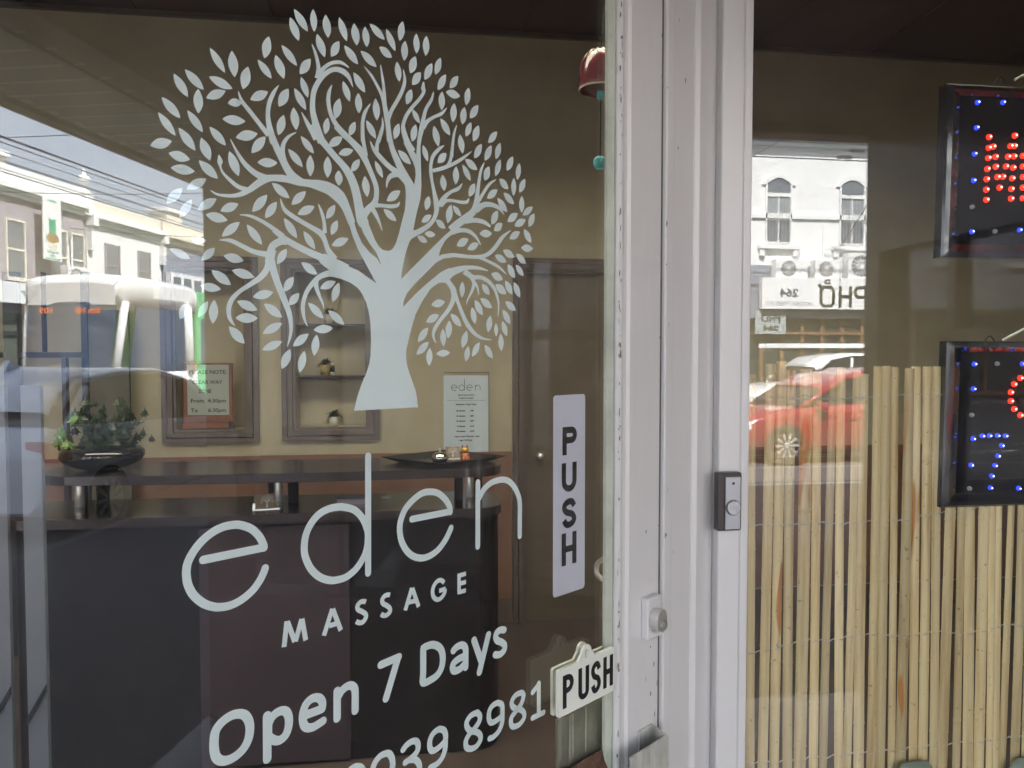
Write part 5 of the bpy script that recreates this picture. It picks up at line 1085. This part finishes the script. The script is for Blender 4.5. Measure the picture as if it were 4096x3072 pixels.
text_mb('PHO', .34, (11.25, FY + .33, 2.62), NX, _Z, NYf, .003, .01, width=.62).build('text', M['olive'], hg); text_mb('264', .2, (11.25, FY + .33, 2.36), NX, _Z, NYf, .003, .01, width=.5).build('text', M['olive'], hg)
ac_unit('white air conditioner on the soup shop sign, nearest its street number', 11.35, 12.4, 3.985, 4.55); ac_unit('white air conditioner on the soup shop sign between the two windows', 12.65, 13.55, 3.985, 4.55); ac_unit('tall white air conditioner on the soup shop sign below the second window', 13.75, 14.85, 3.985, 4.78)

b1 = building('mauve grey terrace with a hanging noodle banner across the street', 22.6, 28.15, 7.6, M['gwall'])
cornice(b1, 22.6, 28.1, 7.25, M['wwall'], 1.2); MB().box(22.6, 28.1, FY - .4, FY + .05, 7.75, 8.35).build('parapet', M['wwall'], b1)
for a, b in ((24.05, 24.85), (26.25, 27.05), (27.4, 28.05)):
    f_ = MB().box(a, b, FY + .002, FY + .02, 4.4, 6.4).build('window', M['wglass'], b1); MB().box(a - .06, a, FY + .003, FY + .07, 4.4, 6.4).box(b, b + .06, FY + .003, FY + .07, 4.4, 6.4).box(a, b, FY + .021, FY + .06, 5.36, 5.44).box(a - .1, b + .1, FY + .003, FY + .12, 4.25, 4.399).box(a - .06, b + .06, FY + .003, FY + .07, 6.401, 6.48).build('frame', M['cwall'], f_)
MB().tube([(27.3, FY + .08, 3.4), (27.3, FY + .08, 6.2)], .05, 8).tube([(27.15, FY + .06, 3.4), (27.15, FY + .06, 5.9)], .03, 8).build('downpipe', M['acw'], b1)
ground_shop(b1, 22.6, 28.15, 3.1, M['blackwood'], mat('pale shop glass', (.10, .11, .09), .1, var=.2), 6)
bn = thing('banner', 'tall white and green shop banner with a picture of a noodle bowl', 'banner', (25.7, FY + .6, 5.1))
MB().box(25.25, 26.2, FY + .45, FY + .50, 5.15, 7.45).build('cloth', M['acw'], bn)
M['bgreen'] = mat('banner green', (.03, .36, .19), .6)
MB().box(25.55, 25.9, FY + .501, FY + .505, 6.15, 7.4).build('stripe', M['bgreen'], bn); MB().lathe([(.001, 0), (.34, 0), (.34, .003)], (25.72, FY + .506, 7.0), 24, ax=(X_, _Z, NYf)).build('roundel', M['acw'], bn)
mb = MB().prism(lambda a, b, c: (25.72 + a, c, 5.95 + b), [(.36 * cos(pi + pi * k / 12), .42 * sin(pi + pi * k / 12)) for k in range(13)], FY + .501, FY + .506); mb.build('bowl_print', M['cwall'], bn)
MB().lathe([(.001, 0), (.33, 0), (.33, .003)], (25.72, FY + .507, 5.98), 24, ax=(X_, _Z * .55, NYf)).build('noodle_print', mat('noodle print', (.35, .22, .08), .6, var=.9, scale=8), bn)
text_mb('Kim Sang Chef\nVietnam\nRestaurant & Pizzeria', .12, (25.72, FY + .505, 5.42), NX, _Z, NYf, .001, .002, width=.8).build('text', M['bgreen'], bn)
ur = thing('roof_urn', 'white cement urn finial on the parapet between two terraces', 'urn', (28.2, FY + .1, 8.35))
MB().box(27.95, 28.45, FY - .3, FY + .25, 7.3, 8.2).build('pedestal', M['wwall'], ur)
MB().lathe([(.2, 8.2), (.2, 8.3), (.08, 8.36), (.06, 8.5), (.2, 8.62), (.26, 8.75), (.2, 8.86), (.08, 8.92), (.09, 9.0), (.04, 9.05), (.07, 9.12), (.02, 9.2), (.001, 9.42)], (28.2, FY, 0), 14).build('urn', M['wwall'], ur, smooth=True)
b2 = building('white plastered terrace with two small dark windows across the street', 28.3, 33.6, 7.6, M['wwall'])
cornice(b2, 28.5, 33.5, 7.0, M['wwall'], 1.2); MB().box(28.5, 33.5, FY - .4, FY + .05, 7.55, 8.0).build('parapet', M['cwall'], b2)
for a, b in ((29.45, 30.35), (31.75, 32.6)):
    f_ = MB().box(a, b, FY + .002, FY + .02, 4.5, 6.35).build('window', M['wglass'], b2); MB().box(a - .05, a, FY + .003, FY + .08, 4.5, 6.35).box(b, b + .05, FY + .003, FY + .08, 4.5, 6.35).box(a, b, FY + .021, FY + .06, 5.4, 5.46).build('frame', M['gwall'], f_)
for x in (28.45, 33.55): MB().box(x - .16, x + .16, FY + .001, FY + .35, 6.9, 7.4).box(x - .12, x + .12, FY + .001, FY + .22, 5.9, 6.899).build('console', M['wwall'], b2)
ground_shop(b2, 28.3, 33.6, 3.1, M['blackwood'], M['shopdark'], 5)
b3 = building('blue grey terrace with a cream parapet across the street', 33.7, 42, 7.5, M['ggrey'])
cornice(b3, 33.7, 42, 7.0, M['cwall'], 1.2); MB().box(33.7, 42, FY - .4, FY + .05, 7.5, 8.1).build('parapet', M['cwall'], b3); ground_shop(b3, 33.7, 42, 3.1, M['brown'], M['shopdark'], 5)
MB().box(33.9, 41.8, FY + .03, FY + .3, 4.3, 5.6).build('sunroom', M['wwall'], b3)
for k in range(8): MB().box(34.1 + k * .95, 34.75 + k * .95, FY + .301, FY + .32, 4.5, 5.4).build('window', M['wglass'], b3)
for (x0, x1, h, wm, lab) in ((16.7, 22.5, 8.4, M['cwall'], 'cream terrace left of the mauve one across the street'), (5.2, 10.2, 8.8, M['bwall'], 'brick terrace beside the white soup shop'), (-1.5, 5.1, 8.0, M['cwall'], 'cream terrace opposite the door'), (-9, -1.6, 8.6, M['wwall'], 'white terrace at the far end opposite'), (-20, -9.1, 7.6, M['ggrey'], 'blue grey terrace at the far end opposite'), (42.1, 52, 8.2, M['cwall'], 'cream terrace furthest along the street'), (52.1, 75, 8.8, M['bwall'], 'brick terrace row furthest along the street')):
    b_ = building(lab, x0, x1, h, wm); cornice(b_, x0, x1, h - .7, M['wwall'])
    n = max(2, int((x1 - x0) / 2.4))
    for k in range(n):
        xx = x0 + (x1 - x0) * (k + .5) / n; f_ = MB().box(xx - .45, xx + .45, FY + .002, FY + .02, 4.6, 6.4).build('window', M['wglass'], b_); MB().box(xx - .55, xx + .55, FY + .003, FY + .12, 4.45, 4.599).build('sill', M['wwall'], f_)
    ground_shop(b_, x0, x1, 3.1, M['brown'], M['shopdark'], n * 2)
for x, h_ in ((24.6, .9), (36.5, .8)):
    ch = thing('chimney', 'white rendered chimney behind the parapet of the %s terrace' % ('mauve' if x < 30 else 'blue grey'), 'chimney', (x, FY - 1.5, 7.5), 'rendered chimneys over the terraces')
    MB().box(x - .7, x + .7, FY - 2, FY - 1, 7.5, 8.5 + h_ * .5).build('stack', M['cwall'], ch); MB().box(x - .8, x + .8, FY - 2.1, FY - .9, 8.5 + h_ * .5 + .001, 8.7 + h_ * .5).build('cap', M['wwall'], ch)
ac_unit('white air conditioner on the wall of the mauve terrace beside the banner', 26.35, 27.6, 4.15, 5.05, FY + .2)
hs = thing('shop_lightbox', 'white shop lightbox with teal letters below the mauve terrace windows', 'sign', (24.6, FY + .6, 3.3))
MB().box(22.9, 25.3, FY + .3, FY + .6, 3.42, 4.15).build('box', M['acw'], hs); text_mb('Hair', .42, (24.45, FY + .6, 3.68), NX, _Z, NYf, .003, .004, width=.95, align='CENTER').build('text', mat('teal letters', (.02, .22, .28), .5), hs)

# overhead wires
M['cable'] = mat('dark cable', (.03, .04, .07), .6)
def cable(a, b, sag, r=.012, n=14, lab='thin dark overhead cable stretched above the street', g='overhead cables'):
    a, b = Vector(a), Vector(b); pts = [a.lerp(b, k / n) - _Z * sag * 4 * (k / n) * (1 - k / n) for k in range(n + 1)]
    o = MB().tube(pts, r, 5).build('overhead_cable', M['cable']); recenter(o); return tag(o, lab, 'cable', g)
for (y, z, r) in ((-10.6, 5.6, .012), (-8.7, 5.6, .012), (-13.5, 7.2, .014), (-14.0, 6.9, .014), (-14.0, 7.5, .014), (-6.2, 6.6, .016), (-17.0, 7.9, .012), (-17.1, 8.2, .012), (-17.2, 7.7, .012)): cable((-30, y, z), (80, y, z + .2), .5, r, lab={-10.6: 'taut tram contact wire above the farther rails', -8.7: 'taut tram contact wire above the nearer rails', -6.2: 'thick dark supply cable running low over the near lane'}.get(y, 'thin dark supply cable running along the far side of the street'), g=None if y > -11 else 'supply cables along the far side')
for x in (7.0, 12.6, 18.0, 26, 36): cable((x, -3.2, 6.0), (x + 1.2, -19.9, 6.6), .35, .010, lab='thin span wire crossing the street from the awning to the terraces', g='span wires across the street')
cable((13.6, -19.8, 5.0), (8.6, -8.5, 6.2), .1, .012, lab='slanting stay wire from the soup shop wall to the tram wire', g=None)
for (x, y, z, wh_) in ((14.0, -18, 8.0, 'highest'), (13.0, -18, 7.5, 'middle'), (12.6, -18, 7.3, 'lowest')):
    ins = MB()
    ins.tube([(x - .6, y, z), (x + .6, y, z)], .01, 5)
    for k in range(9): ins.lathe([(.01, -.01), (.06, 0), (.01, .01)], (x - .2 + k * .05, y, z), 8, ax=(Vector((0, 1, 0)), _Z, Vector((1, 0, 0))))
    o = ins.build('insulator', M['kerb']); recenter(o); tag(o, wh_ + ' of three ribbed insulators hanging in front of the soup shop wall', 'insulator', 'ribbed insulators on the feeder wires')

# ------------------------------------------------------------------ cars
def car(name, label, x0, yn, L_, W_, Hh, paint, side=1, hood=.26, kind='hatch', flip=False, z0=-.13, grp=None, tail=True):
    """x0: rear bumper x, car extends towards +x (or -x when flip); yn: kerb side y, body goes towards -y"""
    sx = -1 if flip else 1
    fx = lambda a: x0 + sx * a * L_
    th = thing(name, label, 'car', (fx(.5), yn - W_ / 2, z0), grp)
    zb, zbelt, zr = z0 + .22, z0 + Hh * (.585 if kind == 'hatch' else .62), z0 + Hh
    # lower body lofted along its length: half width, top
    st = [(0, .80, .50, .30), (.015, .93, .66, .26), (.06, .985, .70 if kind == 'hatch' else .66, .22), (.2, 1, .675, .20), (.4, 1, .655, .20), (.62, .995, .635, .20), (.78, .985, .60, .20), (.90, .96, .54, .22), (.97, .88, .44, .25), (1, .74, .36, .30)]
    rows = []
    cy = yn - W_ / 2
    for a, hw, tz, bz in st:
        h2 = W_ / 2 * hw; x = fx(a); tzz = z0 + tz * Hh; bzz = z0 + bz
        rows.append([(x, cy + h2 * .86, bzz), (x, cy + h2, bzz + .12), (x, cy + h2, tzz - .18), (x, cy + h2 * .965, tzz - .03), (x, cy + h2 * .80, tzz), (x, cy - h2 * .80, tzz), (x, cy - h2 * .965, tzz - .03), (x, cy - h2, tzz - .18), (x, cy - h2, bzz + .12), (x, cy - h2 * .86, bzz)])
    mb = MB().quadgrid(rows, True); mb.poly(rows[0]); mb.poly(rows[-1])
    mb.build('body', paint, th, smooth=True)
    # greenhouse: glass volume with roof skin
    if kind == 'hatch': g = [(.02, .60, .70), (.055, .80, .80), (.12, .955, .84), (.25, 1.0, .86), (.42, 1.0, .86), (.56, .93, .83), (.66, .80, .80), (.75, .64, .76)]
    else: g = [(.03, .62, .76), (.06, .93, .84), (.12, .985, .86), (.3, 1.0, .86), (.45, 1.0, .86), (.56, .95, .84), (.64, .82, .80), (.72, .64, .78)]
    zz = lambda f_: z0 + f_ * Hh
    gr = []; rf_ = []
    for a, t, wtop in g:
        x = fx(a); wb = .90; h2 = W_ / 2; zt = max(zz(t), zbelt + .02)
        k = (zt - zbelt) / (zr - zbelt); wt = wb + (wtop - wb) * k
        gr.append([(x, cy + h2 * wb, zbelt - .05), (x, cy + h2 * wt, zt - .03), (x, cy + h2 * (wt - .06), zt - .004), (x, cy - h2 * (wt - .06), zt - .004), (x, cy - h2 * wt, zt - .03), (x, cy - h2 * wb, zbelt - .05)])
        rf_.append([(x, cy + h2 * wt * 1.01, zt - .055), (x, cy + h2 * wt * 1.005, zt - .022), (x, cy + h2 * (wt - .07), zt + .006), (x, cy + h2 * .3, zt + .016), (x, cy - h2 * .3, zt + .016), (x, cy - h2 * (wt - .07), zt + .006), (x, cy - h2 * wt * 1.005, zt - .022), (x, cy - h2 * wt * 1.01, zt - .055)])
    mb = MB().quadgrid(gr); mb.poly(gr[0]); mb.poly(gr[-1]); mb.build('windows', M['carglass'], th, smooth=False)
    a0, a1 = 1, len(g) - 2
    MB().quadgrid(rf_[a0:a1 + 1]).build('roof', paint, th, smooth=True)
    if kind == 'hatch':
        h2 = W_ / 2 * .82; rw_ = []
        for a, zf in ((.030, .765), (.036, .80), (.055, .86), (.09, .945), (.125, .995), (.16, 1.015)):
            x = fx(a) ; rw_.append([(x, cy + h2 * (1.03 - .06 * zf) , z0 + Hh * zf - .03), (x - sx * .03, cy + h2 * .9, z0 + Hh * zf), (x - sx * .05, cy, z0 + Hh * zf + .01), (x - sx * .03, cy - h2 * .9, z0 + Hh * zf), (x, cy - h2 * (1.03 - .06 * zf), z0 + Hh * zf - .03)])
        MB().quadgrid(rw_).build('spoiler', paint, th, smooth=True)
    for s_ in (1, -1):      # pillars and window line
        pm = MB()
        def pil(a, b_, wd_=.045):
            def P(aa, zf):
                k = zf; wt = .90 + (.86 - .90) * k; return Vector((fx(aa), cy + s_ * W_ / 2 * (wt + .008), zbelt - .03 + (zr - .05 - zbelt) * zf))
            p, q = P(a[0], a[1]), P(b_[0], b_[1]); pm.tube([p, p.lerp(q, .5), q], wd_, 6)
        if kind == 'hatch': pil((.03, .0), (.13, .86), .05); pil((.44, 0), (.43, .95), .03); pil((.76, .0), (.57, .86), .035)
        else: pil((.05, 0), (.07, .85), .06); pil((.30, 0), (.30, .97), .04); pil((.46, 0), (.45, .97), .035); pil((.72, .0), (.57, .86), .04)
        pm.build('pillars', paint, th, smooth=True)
    for a in (.17, .80):
        for s_ in (1, -1):
            c = Vector((fx(a), cy + s_ * (W_ / 2 - .10), z0 + .315)); ax_ = (X_, _Z, Vector((0, s_, 0)))
            MB().lathe([(.335, -.1), (.335, .0), (.335, .096)], (c.x, c.y + s_ * .004, c.z), 26, ax=ax_).lathe([(.335, .096), (.001, .0965)], (c.x, c.y + s_ * .004, c.z), 26, ax=ax_).build('wheel_arch', M['black_ink'], th)
            wh = MB().lathe([(.16, .05), (.20, .06), (.21, .108), (.29, .110), (.312, .09), (.315, -.08), (.25, -.1)], tuple(c), 28, ax=ax_).build('tyre', M['tyre'], th, smooth=True)
            rm = MB().lathe([(.205, .110), (.195, .085), (.05, .10), (.03, .112), (.001, .113)], tuple(c), 28, ax=ax_)
            for k in range(10):
                an = 2 * pi * k / 10
                rm.prism(lambda p, q, cc: c + X_ * p + _Z * q + ax_[2] * cc, [(cos(an - .10) * .03, sin(an - .10) * .03), (cos(an - .09) * .19, sin(an - .09) * .19), (cos(an + .12) * .19, sin(an + .12) * .19), (cos(an + .10) * .03, sin(an + .10) * .03)], .098, .118)
            rm.build('rim', M['alloy'], wh)
    M_l, M_r = mat('lamp lens', (.7, .7, .68), .1), mat('tail lamp lens', (.35, .02, .015), .12)
    for s_ in (1, -1):
        yb, ye = sorted((cy + s_ * W_ / 2 * .62, cy + s_ * W_ / 2 * .985))
        xa, xb = sorted((fx(.005), fx(.055))); MB().box(xa, xb, yb, ye, z0 + Hh * .48, z0 + Hh * .60).build('tail_lamp', M_r, th, bev=.02)
        yb, ye = sorted((cy + s_ * W_ / 2 * .60, cy + s_ * W_ / 2 * .93))
        xa, xb = sorted((fx(.925), fx(.985))); MB().box(xa, xb, yb, ye, z0 + Hh * .37, z0 + Hh * .46).build('headlight', M_l, th, bev=.02)
        xa, xb = sorted((fx(.655), fx(.69))); yb, ye = sorted((cy + s_ * W_ / 2 * .98, cy + s_ * (W_ / 2 * .98 + .16))); MB().box(xa, xb, yb, ye, zbelt - .02, zbelt + .12).build('mirror', paint, th, bev=.03)
        for a in (.28, .52):
            xa, xb = sorted((fx(a), fx(a + .045))); yb, ye = sorted((cy + s_ * (W_ / 2 - .01), cy + s_ * (W_ / 2 + .02))); MB().box(xa, xb, yb, ye, zbelt - .17, zbelt - .14).build('door_handle', paint, th)
    return th
M['alloy'] = mat('silver alloy', (.45, .45, .46), .35, .2)
M['carglass'] = mat('car glass', (.02, .025, .03), .04, spec=.9); M['tyre'] = mat('rubber', (.015, .015, .016), .8)
M['silver'] = mat('silver blue car paint', (.72, .78, .90), .25, .0, var=.02, coat=.8); M['red'] = mat('red car paint', (.30, .010, .022), .2, .1, var=.03, coat=.9); M['whitec'] = mat('white car paint', (.72, .72, .70), .25, var=.02, coat=.6)
ca = car('parked_car', 'silver blue hatchback parked at the near kerb with a roof fin', 5.30, -3.62, 4.2, 1.76, 1.58, M['silver'])
MB().prism(lambda a, b, c: (a, c, b), [(5.72, 1.462), (5.97, 1.468), (5.79, 1.545)], -4.53, -4.47).build('roof_fin', M['silver'], ca)
car('red_car', 'red hatchback driving past on the tram lane', 9.35, -8.4, 4.3, 1.76, 1.50, M['red'], flip=True)
ut = car('white_wagon', 'white wagon with an aluminium ladder on its roof rack at the far kerb', 12.4, -13.6, 4.7, 1.85, 1.76, M['whitec'], kind='wagon', flip=True)
ld = thing('roof_ladder', 'long aluminium ladder lying on the roof rack of the white wagon', 'ladder', (9.9, -14.4, 1.72))
for y in (-14.2, -14.55): MB().box(8.4, 12.6, y - .02, y + .02, 1.77, 1.87).build('rail', M['acw'], ld)
for k in range(13): MB().box(8.55 + k * .31, 8.58 + k * .31, -14.529, -14.221, 1.77, 1.80).build('rung', M['chrome'], ld)
for x in (9.3, 10.9): MB().box(x, x + .04, -15.2, -13.9, 1.70, 1.745).build('rack_bar', M['black_ink'], ut)

# ------------------------------------------------------------------ tram
tr = thing('tram', 'white and green low floor tram with orange destination lamps on the rails', 'tram', (26, -11.3, -.13))
TY0, TY1 = -10.0, -12.65; TX = 15.7
M['tramw'] = mat('tram white', (.78, .78, .76), .25, var=.02, coat=.5); M['tramg'] = mat('tram green', (.12, .45, .20), .3, var=.15, scale=1.2); M['tramglass'] = mat('tram glass', (.02, .055, .12), .05, spec=.7)
cyT = (TY0 + TY1) / 2; hwT = (TY0 - TY1) / 2
def ts_(x, hw, z0, z1): return [(x, cyT + hw, z0), (x, cyT + hw, z1 - .20), (x, cyT + hw * .98, z1 - .08), (x, cyT + hw * .86, z1 - .02), (x, cyT + hw * .5, z1 + .02), (x, cyT - hw * .5, z1 + .02), (x, cyT - hw * .86, z1 - .02), (x, cyT - hw * .98, z1 - .08), (x, cyT - hw, z1 - .20), (x, cyT - hw, z0)]
# roof cap over the cab and the body behind
rows = [ts_(x, h_, 2.78, z) for x, h_, z in ((TX + .08, hwT * .84, 3.28), (TX + .14, hwT * .92, 3.44), (TX + .40, hwT * .97, 3.51), (TX + 1.1, hwT, 3.52), (TX + 3.0, hwT, 3.50), (TX + 3.3, hwT, 3.40))]
mb = MB().quadgrid(rows, True); mb.poly(rows[0]); mb.poly(rows[-1]); mb.build('cab_roof', M['tramw'], tr, smooth=True)
rows = [ts_(x, h_, .15, 1.25) for x, h_ in ((TX - .25, hwT * .74), (TX - .15, hwT * .84), (TX + .2, hwT * .93), (TX + .9, hwT), (TX + 3.3, hwT))]
mb = MB().quadgrid(rows, True); mb.poly(rows[0]); mb.poly(rows[-1]); mb.build('nose', M['tramw'], tr, smooth=True)
mb = MB(); fr0 = [(TX - .10, hwT * .80, 1.05), (TX + .16, hwT * .88, 2.82)]
gl = [[(TX - .12 + q * .15, cyT + hwT * .80, 1.05), (TX - .16, cyT + hwT * .3, 1.05), (TX - .16, cyT - hwT * .3, 1.05), (TX - .12, cyT - hwT * .80, 1.05)] for q in (0,)] + [[(TX + .14, cyT + hwT * .87, 3.0), (TX + .10, cyT + hwT * .3, 3.0), (TX + .10, cyT - hwT * .3, 3.0), (TX + .14, cyT - hwT * .87, 3.0)]]
mb.quadgrid(gl); mb.build('windscreen', M['tramglass'], tr)
MB().prism(lambda a, b, c: (a, c, b), [(TX + .30, 1.1), (TX + 2.75, 1.1), (TX + 2.75, 2.779), (TX + .62, 2.779)], TY0 - .045, TY0 - .03).build('cab_window', M['tramglass'], tr)
def bar(p, q, w_, d_, nm, m_=None):
    p, q = Vector(p), Vector(q); MB().tube([p, p.lerp(q, .5), q], w_, 8).build(nm, m_ or M['tramw'], tr, smooth=True)
for s_ in (1, -1): bar((TX - .02, cyT + s_ * hwT * .86, 1.1), (TX + .28, cyT + s_ * hwT * .93, 2.85), .10, .1, 'pillar')
bar((TX + 2.95, TY0 - .06, 1.1), (TX + 2.85, TY0 - .06, 2.9), .16, .1, 'pillar')
MB().box(TX + 3.301, TX + 22, TY1, TY0, .15, 3.35).build('saloon_body', M['tramg'], tr, bev=.08)
MB().box(TX + 3.5, TX + 21.8, TY0 + .001, TY0 + .01, 1.35, 2.6).build('saloon_glass', M['tramglass'], tr)
for k in range(6): MB().box(TX + 3.9 + k * 3.1, TX + 4.05 + k * 3.1, TY0 + .011, TY0 + .03, .3, 2.9).build('door_post', M['tramw'], tr)
MB().prism(lambda a, b, c: (a, c, b), [(TX + 1.3, 3.0), (TX + 3.0, 3.0), (TX + 3.0, 3.34), (TX + 1.6, 3.34), (TX + 1.35, 3.25)], TY0 + .001, TY0 + .012).build('hatch', M['tramw'], tr)
MB().box(TX + 3.02, TX + 3.12, TY0 + .02, TY0 + .06, 1.15, 1.40).build('indicator', mat('amber lens', (.7, .25, .02), .2), tr)
M['amber'] = mat('orange display lamps', (.3, .08, .02), .4, emis=(1, .22, .05), es=.55)
for s_, fy_, w_ in (('Box Hill', -.70, .62), ('109', .10, .34)):
    text_mb(s_, .20, (TX + .06, cyT + hwT * (-fy_ - .37) * 1.0, 2.58), Vector((0, -1, 0)), Vector((.14, 0, .99)), Vector((-1, 0, .14)), .02, .006, width=w_).build('destination', M['amber'], tr)

# tidy: nothing hidden; report
